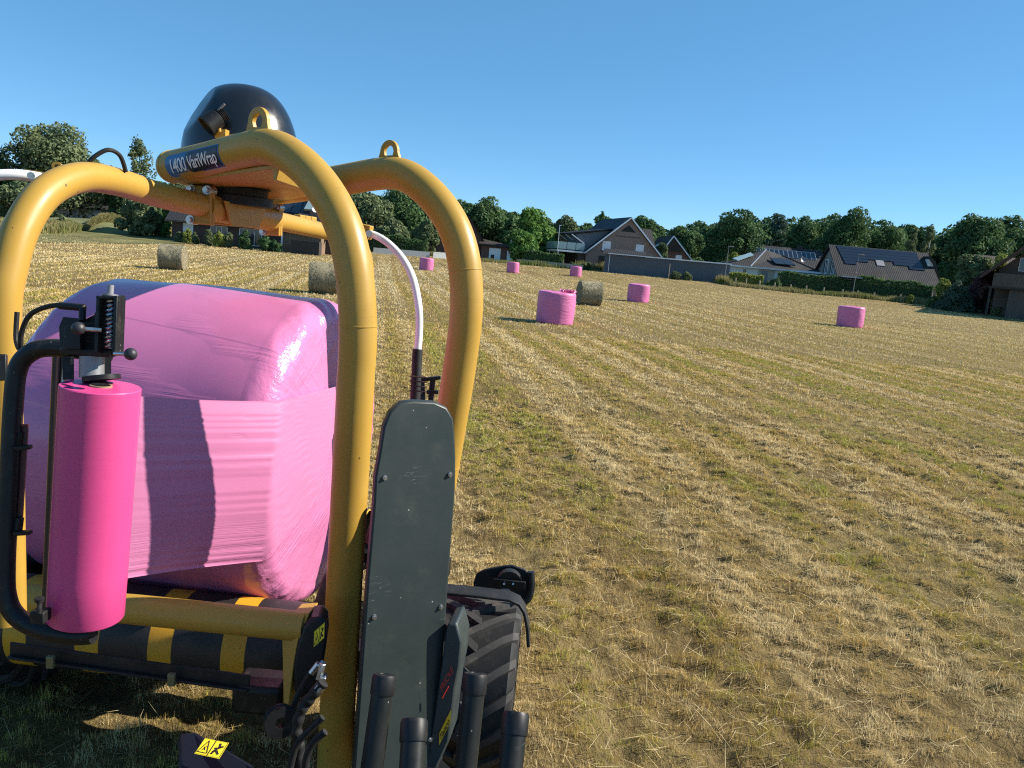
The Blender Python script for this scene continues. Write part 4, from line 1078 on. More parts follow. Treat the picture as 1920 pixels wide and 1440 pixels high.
h.part('lamp_pole', MB().tube([(-4.5, .1, 2.4), (-4.5, .1, 6.0)], .05, 8).box((-4.4, .1, 6.), (.35, .12, .1)), M_ALU, bal)
h.part('ground_floor', MB().box((-.6, 6.5, 1.1), (1.1, 12, 2.2)), B_DARK)
h.part('wing_wall', MB().prism([(6.4, 4.6, 0), (12.8, 4.6, 0), (12.8, 4.6, 3.2), (6.4, 4.6, 3.2)], (0, 7, 0)), B_GREY)
h.part('wing_roof', MB().prism([(6.4, 4.2, 2.9), (6.4, 8.2, 7.1), (6.4, 12.2, 2.9)], (6.6, 0, 0)), T_GREYX)
# --- long grey shed in front of it
p0 = at(1132, 500, 110.5); p1 = at(1366, 522, 107.5); dv = p1 - p0; Lg = math.hypot(dv.x, dv.y); rz = math.degrees(math.atan2(dv.y, dv.x))
h = House('long_shed', 'long low blue grey flat roofed shed running along the field edge', p0, rz, 'shed')
h.part('wall', MB().box((Lg / 2, 2.5, 1.05), (Lg, 5, 2.9)), mat('shed_cladding', (.075, .092, .108), .55, var=.05, vscale=.6))
h.part('roof_edge', MB().box((Lg / 2 + .3, 2.45, 2.6), (Lg - .2, 5.5, .16)), M_ALU)
h.part('pent_roof', MB().prism([(-.3, -.35, 2.52), (5.6, -.35, 2.52), (5.6, 1.8, 3.2), (-.3, 1.8, 3.2)], (0, .12, .10)), T_GREYX)
h.part('downpipe', MB().tube([(.7, -.08, 0), (.7, -.08, 2.5)], .05, 8), M_ALU)
# --- small red brick gable behind
h = House('brick_house', 'small red brick house with tiled half hipped gable behind the grey shed', at(1226, 505, 133), 4)
rf = gable_y(h, 6.6, 10, 2.2, 6.3, B_RED, T_BROWN, .4, .40, trim=M_ALU)
h.part('hip_roof', MB().prism([(1.3, -.12, 3.9), (4.4, -.12, 3.9), (2.64, -.12, 6.2)], (0, -.12, 0)), T_BROWN, rf); h.window(4.0, 2.1, 1.0, 1.2, 0, pane=M_SHUT)
h.part('skylight', MB().bar((-.6, 3, 3.4), (1.0, 3, 5.0), .8, .1, (0, 0, 1)), M_ALU, rf)
# --- white bungalow with hipped roof
b0 = at(1368, 525, 116); h = House('white_bungalow', 'white bungalow with dark hipped roof, roof lights and satellite dish behind the hedge', b0, -2)
w_, d_ = 14.2, 9.5
h.part('wall', MB().box((w_ / 2, d_ / 2, 1.3), (w_, d_, 2.6)), W_WHITE)
ov = .6; a = V((-ov, -ov, 2.55)); b_ = V((w_ + ov, -ov, 2.2)); c = V((w_ + ov, d_ + ov, 2.2)); e_ = V((-ov, d_ + ov, 2.55)); r1_ = V((6.0, 4.8, 5.3)); r2_ = V((8.6, 4.8, 4.6))
T_HIP = tile_mat('roof_hip', (.028, .027, .029), 0, .28, .6)
rf = h.part('roof', MB().add([a, b_, c, e_, r1_, r2_, V((2.6, -ov - .05, 2.5))], [(0, 6, 4), (6, 1, 5, 4), (1, 2, 5), (2, 3, 4, 5), (3, 0, 4), (0, 3, 2, 1, 6)]), T_HIP, smooth=0)
h.part('hip_ridge', MB().bar((2.6, -ov - .05, 2.55), (6, 4.8, 5.36), .16, .10), M_ALU, rf)
h.part('hip_ridge', MB().bar((13.8, -ov + .1, 2.35), (8.6, 4.8, 4.68), .14, .08), T_GREYX, rf)
h.part('fascia', MB().box((w_ / 2, -ov + .02, 2.42), (w_ + 1.0, .05, .22)), M_FRAME)
def onslope(x, t): return V((x, -ov + t * (4.8 + ov), 2.5 + t * 2.6))
def slope_panel(x0, x1, t0, t1, sh, nm, m): return h.part(nm, MB().prism([onslope(x0, t0), onslope(x1, t0), onslope(x1 + sh, t1), onslope(x0 + sh, t1)], (0, -.06, .12)), m, rf)
slope_panel(6.6, 8.0, .26, .58, -.55, 'roof_light', M_GLASS); slope_panel(8.1, 9.5, .26, .55, -.6, 'roof_light', M_GLASS)
h.part('solar_panel', MB().prism([V((.9, .4, 3.14)), V((.5, 2.2, 3.42)), V((3.4, 3.6, 4.55)), V((3.5, 2.0, 4.2))], (0, 0, .1)), M_GLASSRAIL, rf)
h.window(2.0, .5, .55, 1.6, 0); h.window(8.2, .3, 2.0, 1.9, 0, panes=2); h.window(11.2, .4, 1.4, 1.8, 0, panes=2)
h.part('porch_recess', MB().box((5.2, -.02, 1.15), (2.4, .06, 2.3)), mat('porch_beige', (.45, .40, .32), .8)); h.part('garage_door', MB().box((4.9, -.08, 1.0), (1.0, .06, 2.0)), M_GREY)
h.part('satellite_dish', MB().lathe([(.02, .06), (.25, .03), (.42, -.06), (.43, -.05), (.25, .045), (.02, .08)], (10.6, 1.2, 4.2), (-.3, 1, -.3), 24), M_GREY, rf)
# --- tiled house with a row of solar panels behind
h = House('tiled_house', 'house with long ribbed tile roof and one row of framed solar panels behind the bungalow', at(1402, 515, 138), -3)
rf = gable_x(h, 13., 9, 2.6, 6.3, B_GREY, T_GREYX, .5, gut=M_ALU)
for k in range(14): roof_panel(h, rf, .9 + .80 * k, .72, 2.3, 3.75, 2.6, 6.3, 9, frame=M_ALU)
rr_ = MB(); s_ = (6.3 - 2.6) / 4.5
for yy in (2.26, 3.80): rr_.bar((.85, yy, 2.6 + yy * s_ + .27), (12.1, yy, 2.6 + yy * s_ + .27), .07, .05)
for k in range(15): rr_.bar((.86 + .8 * k, 2.26, 2.6 + 2.26 * s_ + .27), (.86 + .8 * k, 3.8, 2.6 + 3.8 * s_ + .27), .07, .05)
h.part('panel_rail', rr_, M_ALU, rf)
h.part('chimney', MB().box((9.6, 4.7, 6.5), (.9, .8, 1.0)), M_DARKWOOD, rf); h.part('satellite_dish', MB().lathe([(.02, .06), (.3, .03), (.55, -.08), (.56, -.06), (.3, .05), (.02, .09)], (.2, 3.6, 6.2), (-.2, 1, -.3), 24), M_SHUT, rf)
h.window(12.0, 1.2, .9, 1.2, -.01)
# --- house with big solar field
p0 = at(1566, 530, 108); h = House('solar_house', 'taupe house with large black solar field covering its long grey roof', p0, -1)
w_, d_, he_, hr_ = 13.2, 9.5, 2.4, 6.5
T_PANT = tile_mat('roof_pantile', (.026, .027, .031), 0, .26, .8)
rf = gable_x(h, w_, d_, he_, hr_, W_TAUPE, T_PANT, .45, x0=.5, gut=M_ALU)
rows = [(1.1, 12.4, 4.2, 4.6), (1.2, 12.4, 3.75, 4.17), (1.3, 12.5, 3.25, 3.72), (1.4, 12.5, 2.75, 3.22), (1.5, 5.0, 2.25, 2.72), (8.6, 12.6, 2.25, 2.72), (1.6, 3.2, 1.75, 2.22), (10.6, 12.7, 1.75, 2.22)]
for x0_, x1_, ya, yb in rows: roof_panel(h, rf, x0_, x1_ - x0_, ya, yb, he_, hr_, d_)
roof_panel(h, rf, 6.1, 1.1, 1.9, 2.75, he_, hr_, d_, 'roof_light', M_GREY)
h.part('side_eave', MB().box((2.0, -.9, 2.35), (3.6, 1.5, .14)), M_ALU, rf); h.part('side_eave', MB().box((12.2, -.8, 2.2), (3.2, 1.2, .14)), M_ALU, rf)
for yy in (2.9, 5.4): h.window(.5, 2.6, 1.0, 2.0, yy, face='x', panes=2)
for yy in (2.9, 5.4): h.part('shutter', MB().box((.46, yy + .75, 3.6), (.08, .4, 1.6)), M_DARKWOOD)
h.part('canopy', MB().box((-1.6, 4.5, 2.2), (3.4, 6., .14)), M_ALU); h.part('front_wall', MB().box((11., -.4, 1.), (5, .8, 2.)), W_TAUPE)
h.part('rear_gable', MB().prism([(13.2, 2.6, 2.2), (14.8, 2.6, 2.2), (14.4, 2.6, 4.9), (13.4, 2.6, 6)], (0, 4, 0)), W_WHITE)
h.part('rear_roof', MB().prism([(13.3, 2.3, 6.2), (14.2, 2.3, 5.6), (15.3, 2.3, 3.1), (15.2, 2.3, 2.9), (14., 2.3, 5.2), (13.3, 2.3, 5.9)], (0, 4.6, 0)), T_GREYY)
# --- roof further right
h = House('tiled_house', 'weathered brown tiled roof showing between the trees and the wooden barn', at(1846, 560, 112), 0)
gable_x(h, 8, 8, 3.2, 7.0, B_DARK, T_BROWN, .4)
# --- wooden barn at the right edge
p0 = at(1858, 592, 86); h = House('wooden_barn', 'dark timber barn house with wide overhanging gable and balcony at the right edge', p0, -30, 'barn')
w_ = 11.0
h.part('wall', MB().prism([(0, 2.2, 0), (w_, 2.2, 0), (w_, 2.2, 5.2), (w_ / 2, 2.2, 10.6), (0, 2.2, 5.2)], (0, 11, 0)), P_GREY)
h.part('gable_boards', MB().prism([(2.0, -.2, 7.6), (w_ - 2.0, -.2, 7.6), (w_ / 2, -.2, 10.9)], (0, .15, 0)), P_GREY)
rf = h.part('roof', MB().prism([(-1.7, -.5, 4.1), (w_ / 2, -.5, 11.1), (w_ + 1.7, -.5, 4.1), (w_ + 1.7, -.5, 4.32), (w_ / 2, -.5, 11.38), (-1.7, -.5, 4.32)], (0, 15, 0)), T_BROWN)
h.part('verge_board', MB().bar((-1.7, -.54, 4.15), (w_ / 2, -.54, 11.2), .08, .3).bar((w_ + 1.7, -.54, 4.15), (w_ / 2, -.54, 11.2), .08, .3), mat('verge_brown', (.06, .03, .02), .7), rf)
h.part('balcony', MB().box((w_ / 2, .02, 4.05), (w_ + .9, .12, 1.4)).box((w_ / 2, 1.2, 3.3), (w_ + .8, 2.4, .16)), P_GREY)
h.part('balcony_beam', MB().box((w_ / 2, -.08, 3.2), (w_ + 1.6, .2, .18)), M_DARKWOOD)
for x in (-.5, 4., w_ + .3): h.part('post', MB().box((x, .1, 1.55), (.24, .24, 3.2)), M_DARKWOOD)
h.part('lower_wall', MB().box((w_ / 2 + .6, 1.3, 1.5), (w_ - 1.4, 2.0, 3.15)), P_GREY)
h.window(4.4, 1.0, 1.1, 1.5, .3, pane=M_SHUT); h.window(2.6, 5.2, 1.6, 1.4, 2.2)
# --- left side: brick bungalow behind the round bushes
p0 = at(322, 450, 92); h = House('brick_bungalow', 'dark brick bungalow with grey roof and white windows behind the round bushes on the left', p0, 2)
rf = gable_x(h, 19., 10, 2.7, 6.4, B_DARK, T_GREYX, .6, gut=M_DARKWOOD)
h.window(1.9, .9, 1.1, 1.3, 0, pane=M_SHUT, name='window'); h.window(5.5, .5, 1.9, 1.7, 0, panes=3); h.window(9.2, .3, 2.6, 1.9, 0, panes=3); h.window(13.5, .8, 1.4, 1.3, 0, panes=2)
for k in range(5): roof_panel(h, rf, 11.0 + 1.1 * k, 1.0, 2.2, 4.0, 2.7, 6.4, 10)
h.part('cross_gable', MB().prism([(14., -.5, 2.7), (19.4, -.5, 2.7), (16.2, 2.5, 7.6)], (0, 4, 0)), T_GREYY)
h.part('roof_light', MB().prism([(15.2, .6, 4.9), (16.6, .6, 4.9), (16.3, 1.5, 6.2), (15.6, 1.5, 6.2)], (0, -.3, .2)), M_GLASSRAIL)
h.part('antenna', MB().tube([(15.6, 4, 6), (15.6, 4, 9)], .04, 6), M_ALU, rf)
h.part('satellite_dish', MB().lathe([(.02, .06), (.25, .03), (.36, -.05), (.37, -.04), (.25, .045), (.02, .08)], (16.8, -.8, 5.1), (-.3, 1, -.3), 20), M_SHUT, rf)
# garden shed of bars beside it
p0 = at(528, 458, 90); h = House('garden_shed', 'wooden slatted garden shed at the right end of the dark bungalow', p0, 0, 'shed')
h.part('wall', MB().box((2.2, 2, 1.1), (4.4, 3, 2.2)), plank_mat('slats', (.20, .13, .08), 0, .3)); h.part('roof', MB().box((2.2, 1.9, 2.3), (5, 3.8, .14)), M_DARKWOOD); h.part('corner_post', MB().box((-.1, .4, 1.2), (.18, .18, 2.5)), M_FRAME)
# house far left behind the arm
h = House('grey_roof_house', 'house with plain grey roof and pale gable seen under the left yellow arch', at(92, 408, 118), 14)
gable_x(h, 8.5, 8, 2.4, 5.2, W_WHITE, T_GREYX, .3)
h = House('white_house', 'white gable wall peeping between dark trees far left', at(163, 408, 140), 0); gable_y(h, 4.6, 8, 5.2, 7.0, W_WHITE, T_GREYY, .2); h.window(1.6, 3.2, .7, 1.3, 0); h.window(3.2, 3.2, .7, 1.3, 0)
# house between the arches
h = House('brown_house', 'small brown house with white window seen inside the far yellow arch', at(808, 482, 118), 6)
rf = gable_y(h, 8.5, 9, 1.6, 6.0, B_RED, T_BROWN, .5, .62); h.window(3.2, 2.2, 1.5, 1.2, 0, pane=M_SHUT, panes=2)
# garage with satellite dish
h = House('brick_garage', 'low brick garage with white door and dark flat roof right of the far arch leg', at(901, 490, 116), 3, 'garage')
h.part('wall', MB().box((2.7, 2.5, 1.05), (5.4, 5, 2.1)), B_RED); rf = h.part('roof', MB().prism([(-.5, -.5, 2.1), (5.6, -.5, 2.0), (5.4, -.5, 2.2), (-.3, 4.5, 3.1)], (0, .4, .1)).box((2.6, 2.4, 2.25), (6.2, 5.8, .22)), T_BROWN)
h.part('garage_door', MB().box((2.0, -.05, .95), (1.7, .08, 1.8)), M_SHUT); h.part('door_flap', MB().box((1.7, -.11, .5), (.5, .05, .75)), M_BLK); h.part('white_screen', MB().box((4.3, -.35, .85), (1.0, .1, 1.6)), M_SHUT)
h.part('satellite_dish', MB().lathe([(.02, .06), (.25, .03), (.40, -.06), (.41, -.05), (.25, .045), (.02, .08)], (4.6, .4, 2.95), (-.2, 1, -.3), 24), M_SHUT, rf)

# low garden walls, fence, lane furniture
def wall_thing(name, label, cat, a, b_, hgt, th, m):
    a = V(a); b_ = V(b_); root = MB(); n = 8; pts = [a.lerp(b_, k / n) for k in range(n + 1)]
    for k in range(n):
        p, q = pts[k], pts[k + 1]; d = (q - p).normalized(); nx_ = V((-d.y, d.x, 0)) * th
        root.prism([V((p.x, p.y, tz(p.y) - .2)), V((q.x, q.y, tz(q.y) - .2)), V((q.x, q.y, tz(q.y) + hgt)), V((p.x, p.y, tz(p.y) + hgt))], nx_)
    o = obj(name, root, m); return tag(o, label, cat)
wall_thing('garden_wall', 'low pale stone garden wall under the hedge in front of the brick house', 'wall', at(968, 500, 112), at(1092, 509, 110), .7, .3, mat('pale_stone', (.32, .30, .26), .9, var=.2, vscale=1))
wall_thing('plank_fence', 'white board fence at the field edge left of the small brown house', 'fence', at(700, 472, 104), at(806, 482, 106), .75, .06, mat('white_boards', (.45, .47, .46), .7, var=.1))
wall_thing('plank_fence', 'pale board fence in front of the small brown house inside the far arch', 'fence', at(812, 483, 106), at(858, 487, 108), .8, .06, MATS['white_boards'])
wall_thing('bramble_frame', 'dark low timber compost frame beside the slatted garden shed', 'compost frame', at(545, 464, 88), at(598, 468, 88), 1.5, 1.2, M_DARKWOOD)
fp = [1380, 1400, 1425, 1453, 1483, 1513, 1545, 1581, 1608, 1640, 1690]
fy = [533, 535, 539, 543, 547, 549, 552, 556, 558, 562, 566]
M_FP = mat('fence_wood', (.36, .30, .22), .85, var=.25)
words = ['nearest the grey shed', 'second from the grey shed', 'third from the grey shed', 'at the garden corner before the bungalow', 'before the dark round bush', 'just right of the dark round bush', 'before the long hedge, left end', 'before the long hedge, left of the lamp post', 'beside the tall lamp post', 'first to the right of the tall lamp post', 'last and furthest right']
for k, (x, y) in enumerate(zip(fp, fy)):
    p = G(x, y); o = obj('fence_post', MB().tube([(0, 0, -.2), (0, 0, .92)], .085, 10), M_FP); o.location = (p.x, p.y + .35, tz(p.y)); o.rotation_euler = (random.uniform(-.05, .05), random.uniform(-.06, .06), 0)
    tag(o, 'weathered wooden fence post ' + words[k], 'fence post', 'fence posts along the lane')
def lamp_post(px, py, Y, h_, label):
    p = at(px, py, Y); t = thing('street_lamp', label, 'street lamp', p, 0, 'street lamps')
    obj('pole', MB().tube([(0, 0, 0), (0, 0, h_ * .5), (0, 0, h_)], [.05, .042, .032], 10), M_GREY, t, 35, False); obj('lamp_head', MB().box((.3, 0, h_ + .02), (.75, .22, .12)), M_GREY, t, 35, False, .03)
lamp_post(1357, 535, 106, 5.0, 'short street lamp standing at the right end of the grey shed')
lamp_post(1598, 557, 104, 5.4, 'street lamp standing in front of the house with the solar roof')
st = thing('young_tree', 'thin staked sapling in front of the long grey shed', 'sapling', at(1254, 514, 107)); obj('stake', MB().tube([(0, 0, 0), (0, 0, 2.0)], .05, 8), M_FP, st, 35, False)

# ------------------------------------------------------------------ trees, hedges, shrubs
M_LEAF = {}
def leafmat(k, stops, tr=.28):
    stops = [(a, tuple(min(.3, x * 2.0) for x in c)) for a, c in stops]
    M_LEAF[k] = ramp_leaf('leaves_' + k, stops, tr)
leafmat('deep', [(0., (.022, .042, .020)), (.5, (.040, .072, .028)), (1., (.075, .115, .040))])
leafmat('olive', [(0., (.045, .060, .028)), (.5, (.075, .095, .045)), (1., (.12, .14, .07))])
leafmat('fresh', [(0., (.035, .075, .020)), (.5, (.065, .125, .030)), (1., (.11, .175, .045))])
leafmat('yellow', [(0., (.075, .105, .022)), (.5, (.13, .165, .035)), (1., (.20, .22, .06))])
leafmat('pine', [(0., (.022, .040, .028)), (.5, (.040, .066, .045)), (1., (.075, .105, .072))])
leafmat('purple', [(0., (.025, .012, .016)), (.5, (.050, .026, .030)), (1., (.09, .06, .05))])
M_BARK = mat('bark', (.085, .068, .052), .9, var=.3, vscale=4); M_BIRCH = mat('birch_bark', (.42, .40, .37), .8, var=.25)
def unit(n):
    d = RNG.normal(0, 1, (n, 3)); return d / np.linalg.norm(d, axis=1, keepdims=True)
def quads(c, nrm, size):
    n = len(c); t = np.cross(nrm, unit(n)); t /= np.linalg.norm(t, axis=1, keepdims=True) + 1e-9; b_ = np.cross(nrm, t)
    a = size[:, None] * .5; k = RNG.uniform(.45, .8, n)[:, None]
    return np.stack([c - t * a, c - b_ * a * k, c + t * a, c + b_ * a * k], 1)
def lobes_leaves(L, Rl, n, size, up=.25, zsc=1., shell=.7):
    """leaves round each lobe; L (m,3) centres, Rl (m,) radii"""
    m = len(L); pick = RNG.choice(m, n, p=Rl ** 2 / (Rl ** 2).sum())
    d = unit(n); d[:, 2] = d[:, 2] + up; d /= np.linalg.norm(d, axis=1, keepdims=True)
    r = Rl[pick] * (shell + (1.08 - shell) * RNG.uniform(0, 1, n) ** .5)
    c = L[pick] + d * r[:, None] * np.array([1, 1, zsc])
    nrm = d * .9 + unit(n) * .8; nrm /= np.linalg.norm(nrm, axis=1, keepdims=True)
    tone = np.clip(.45 + RNG.normal(0, .16, n) + (RNG.uniform(-.2, .2, m))[pick], 0, 1)
    return quads(c, nrm, size * RNG.uniform(.55, 1.25, n)), tone
def crown(kind, w, h, dens=1., leaf=.42):
    if kind in ('broadleaf', 'oak'):
        m = 46; d = unit(m); d[:, 2] = np.abs(d[:, 2]) * 1.15 - .35 * RNG.uniform(0, 1, m)
        k = RNG.uniform(.35, .92, m)[:, None]
        L = d * k * np.array([.42 * w, .40 * w, .47 * h]) + np.array([0, 0, .50 * h])
        low = RNG.uniform(0, 1, (12, 3)) * np.array([.8 * w, .6 * w, .25 * h]) - np.array([.4 * w, .3 * w, -.10 * h])
        L = np.concatenate([L, low]); Rl = RNG.uniform(.10, .19, len(L)) * w; Rl = np.minimum(Rl, .16 * h + .1)
        return lobes_leaves(L, Rl, int(11000 * dens), leaf * 1.25, .3)
    if kind == 'birch':
        m = 60; z = RNG.uniform(.15, .96, m); rad = .5 * w * np.sin(PI * np.clip(z, 0, 1) ** .75) ** .7 * RNG.uniform(.2, .95, m); a = RNG.uniform(0, 6.28, m)
        L = np.stack([rad * np.cos(a), rad * np.sin(a), z * h], -1); Rl = RNG.uniform(.07, .13, m) * w
        return lobes_leaves(L, Rl, int(3000 * dens), leaf * .8, -.1, 1.7, .3)
    if kind == 'spruce':
        m = 110; z = RNG.uniform(.06, 1., m) ** 1.1; rad = .5 * w * (1 - z) ** .85 * RNG.uniform(.55, 1.05, m); a = RNG.uniform(0, 6.28, m)
        L = np.stack([rad * np.cos(a), rad * np.sin(a), z * h - rad * .12], -1); Rl = (.05 + .09 * (1 - z)) * w + .08
        return lobes_leaves(L, Rl, int(4800 * dens), leaf * .8, -.1, .7, .3)
    if kind == 'pine':
        m = 34; z = RNG.uniform(.35, .98, m); rad = .45 * w * np.sin(PI * (z * .75 + .2)) * RNG.uniform(.3, 1, m); a = RNG.uniform(0, 6.28, m)
        L = np.stack([rad * np.cos(a), rad * np.sin(a), z * h], -1); Rl = RNG.uniform(.09, .16, m) * w
        return lobes_leaves(L, Rl, int(4200 * dens), leaf * .75, .3, .6, .4)
    if kind == 'column':
        m = 60; z = RNG.uniform(.03, .97, m); rad = .36 * w * (1 - z ** 3) * RNG.uniform(.4, 1, m); a = RNG.uniform(0, 6.28, m)
        L = np.stack([rad * np.cos(a), rad * np.sin(a), z * h], -1); Rl = RNG.uniform(.14, .2, m) * w
        return lobes_leaves(L, Rl, int(3500 * dens), leaf * .7, .1, 1.2, .6)
    m = 26; d = unit(m); d[:, 2] = np.abs(d[:, 2]); k = RNG.uniform(.3, .85, m)[:, None]          # bush
    L = d * k * np.array([.42 * w, .40 * w, .80 * h]) + np.array([0, 0, .06 * h]); Rl = RNG.uniform(.12, .2, m) * min(w, h * 1.2)
    return lobes_leaves(L, Rl, int(2600 * dens), leaf * .6, .3)
def trunk_mb(kind, w, h):
    mb = MB(); lean = random.uniform(-.02, .02) * h; r = max(.10, .018 * h)
    top = .9 if kind in ('spruce', 'birch', 'pine', 'column') else .62
    pts = [V((0, 0, -.3)), V((lean * .3, 0, h * .2)), V((lean * .6, lean * .3, h * .42)), V((lean, lean * .5, h * top))]
    mb.tube(smooth_path(pts, 3), [r * (1.25 - .95 * i / 9) for i in range(10)], 9)
    nb = 9 if kind not in ('column',) else 4
    for k in range(nb):
        a = k * 2.4 + random.random(); z = h * random.uniform(.22, top * .95); l = w * random.uniform(.22, .40) * (1 if kind not in ('spruce', 'column') else .6)
        p = V((lean * z / h, 0, z)); q = p + V((math.cos(a) * l, math.sin(a) * l, l * random.uniform(.3, .9) if kind not in ('spruce',) else -.1 * l)); mid_ = p.lerp(q, .5) + V((0, 0, -.06 * l))
        mb.tube([p, mid_, q], [r * .42, r * .28, r * .1], 6)
    return mb
KIND = {'broadleaf': 'broadleaf_tree', 'oak': 'broadleaf_tree', 'birch': 'birch_tree', 'spruce': 'spruce_tree', 'pine': 'pine_tree', 'column': 'thuja_tree', 'bush': 'bush'}
def tree(kind, px, base, Y, top, wpx, lm_, label, dens=1., leaf=.42, group='trees around the field'):
    p = at(px, base, Y); tp = W(px, top, Y); h = tp.z - p.z; w = wpx * Y / FPX
    t = thing(KIND[kind], label, 'bush' if kind == 'bush' else 'tree', p, 0, group)
    q, tn = crown(kind, w, h, dens, leaf)
    link('foliage' if kind == 'bush' else 'crown', tri_object('crown', q, tn, M_LEAF[lm_], 4), t, False)
    if kind != 'bush': obj('trunk', trunk_mb(kind, w, h), M_BIRCH if kind == 'birch' else M_BARK, t, 40, False)
    else: obj('stem', MB().tube([(0, 0, -.1), (0, 0, h * .5)], [.05, .02], 6).tube([(0, 0, .1), (.2 * w, .05, h * .55)], [.04, .015], 6), M_BARK, t, 40, False)
TREES = [
 ('broadleaf', -30, 430, 112, 285, 130, 'deep', 'dark broadleaf tree cut off by the left picture edge above the yellow arm'),
 ('oak', 98, 415, 116, 222, 165, 'olive', 'tallest broad round tree at the far left, above the hose and white bar', 1.5),
 ('broadleaf', 190, 415, 122, 300, 105, 'olive', 'broad dark tree right of the tallest left tree, behind the bent yellow arm'),
 ('birch', 262, 425, 108, 263, 70, 'olive', 'slim pointed tree standing alone between the black hose and the tube with lettering', 1.6),
 ('broadleaf', 292, 430, 112, 335, 78, 'deep', 'low dark tree at the right foot of the slim pointed tree'),
 ('broadleaf', 40, 415, 104, 345, 120, 'olive', 'lower grey green tree seen just over the left white guard bar'),
 ('column', 312, 438, 98, 386, 20, 'fresh', 'bright green column thuja beside the dark brick bungalow', 1, .35),
 ('column', 297, 438, 99, 384, 14, 'deep', 'narrow dark column conifer left of the bright thuja', 1, .35),
 ('broadleaf', 262, 437, 97, 372, 78, 'olive', 'bushy grey green tree at the left end of the bungalow garden'),
 ('broadleaf', 232, 430, 118, 318, 70, 'deep', 'dark tree closing the gap behind the slim pointed tree', 1.2),
 ('broadleaf', 345, 440, 120, 338, 90, 'olive', 'dense olive tree behind the left end of the bungalow roof', 1.2),
 ('oak', 430, 440, 128, 330, 150, 'deep', 'dark tree behind the bungalow, mostly hidden by the turning ring'),
 ('broadleaf', 585, 445, 122, 345, 110, 'deep', 'dark tree behind the bungalow roof next to the near arch leg'),
 ('oak', 685, 468, 118, 357, 105, 'olive', 'olive tree directly right of the near arch leg'),
 ('oak', 760, 472, 126, 352, 130, 'deep', 'tall dark tree filling the gap inside the far arch'),
 ('broadleaf', 830, 478, 128, 368, 90, 'deep', 'dark tree behind the small brown house inside the far arch'),
 ('broadleaf', 795, 474, 114, 412, 52, 'olive', 'round lighter tree left of the small brown house inside the far arch'),
 ('broadleaf', 735, 472, 112, 418, 70, 'olive', 'low round tree behind the white guard bar'),
 ('oak', 905, 485, 124, 374, 95, 'deep', 'tall dark tree just right of the far arch bend'),
 ('broadleaf', 993, 496, 126, 391, 90, 'fresh', 'large green tree standing left of the brick house balcony'),
 ('broadleaf', 978, 496, 117, 428, 58, 'fresh', 'smaller bright green round tree beside the brick garage', 1.1),
 ('oak', 1060, 490, 150, 404, 70, 'olive', 'greyish tree behind the brick house balcony'),
 ('spruce', 1121, 480, 160, 396, 28, 'deep', 'spruce tip rising behind the ridge of the brick house', 1, .5),
 ('oak', 1195, 480, 150, 406, 80, 'deep', 'dark tree behind the right roof slope of the brick house'),
 ('oak', 1278, 500, 148, 420, 85, 'deep', 'dark round tree behind the small red brick gable'),
 ('broadleaf', 1237, 500, 126, 455, 26, 'olive', 'small tree squeezed between the brick house and the red brick gable'),
 ('oak', 1372, 510, 140, 393, 115, 'deep', 'high dark green tree left of the white bungalow', 1.3),
 ('pine', 1447, 505, 158, 396, 60, 'pine', 'open crowned pine above the bungalow roof ridge', 1.2, .5),
 ('oak', 1500, 510, 152, 394, 80, 'deep', 'dark leafy tree above the row of framed solar panels'),
 ('oak', 1570, 520, 146, 386, 115, 'deep', 'highest tree on the right, behind the left end of the solar house', 1.4),
 ('broadleaf', 1645, 525, 150, 404, 85, 'deep', 'rounded dark tree over the middle of the solar roof'),
 ('birch', 1697, 535, 140, 422, 28, 'olive', 'thin pale birch over the right end of the solar roof', 1.1),
 ('birch', 1727, 538, 138, 418, 34, 'olive', 'slightly taller pale birch right of the thin birch', 1.1),
 ('oak', 1815, 548, 122, 402, 130, 'deep', 'broad tall tree between the solar house and the wooden barn', 1.5),
 ('oak', 1905, 560, 132, 406, 110, 'deep', 'dark tree crown above the barn roof at the right edge', 1.2),
 ('column', 1862, 570, 96, 478, 48, 'yellow', 'light green upright tree close to the left of the barn', 1, .4),
 ('broadleaf', 1818, 572, 100, 470, 70, 'olive', 'grey green garden tree behind the purple leaved shrub'),
 ('spruce', 1788, 582, 92, 528, 75, 'pine', 'bluish young pine bush at the field edge left of the purple shrub', 1.2, .32),
 ('broadleaf', 1832, 580, 93, 512, 52, 'purple', 'purple leaved shrub left of the wooden barn', 1, .32),
 ('broadleaf', 1380, 512, 122, 474, 46, 'yellow', 'yellow green tree behind the short street lamp', .8, .35),
 ('broadleaf', 1765, 570, 96, 518, 34, 'yellow', 'small yellow green tree at the right end of the long hedge', .8, .3),
]
for T in TREES: tree(*T)
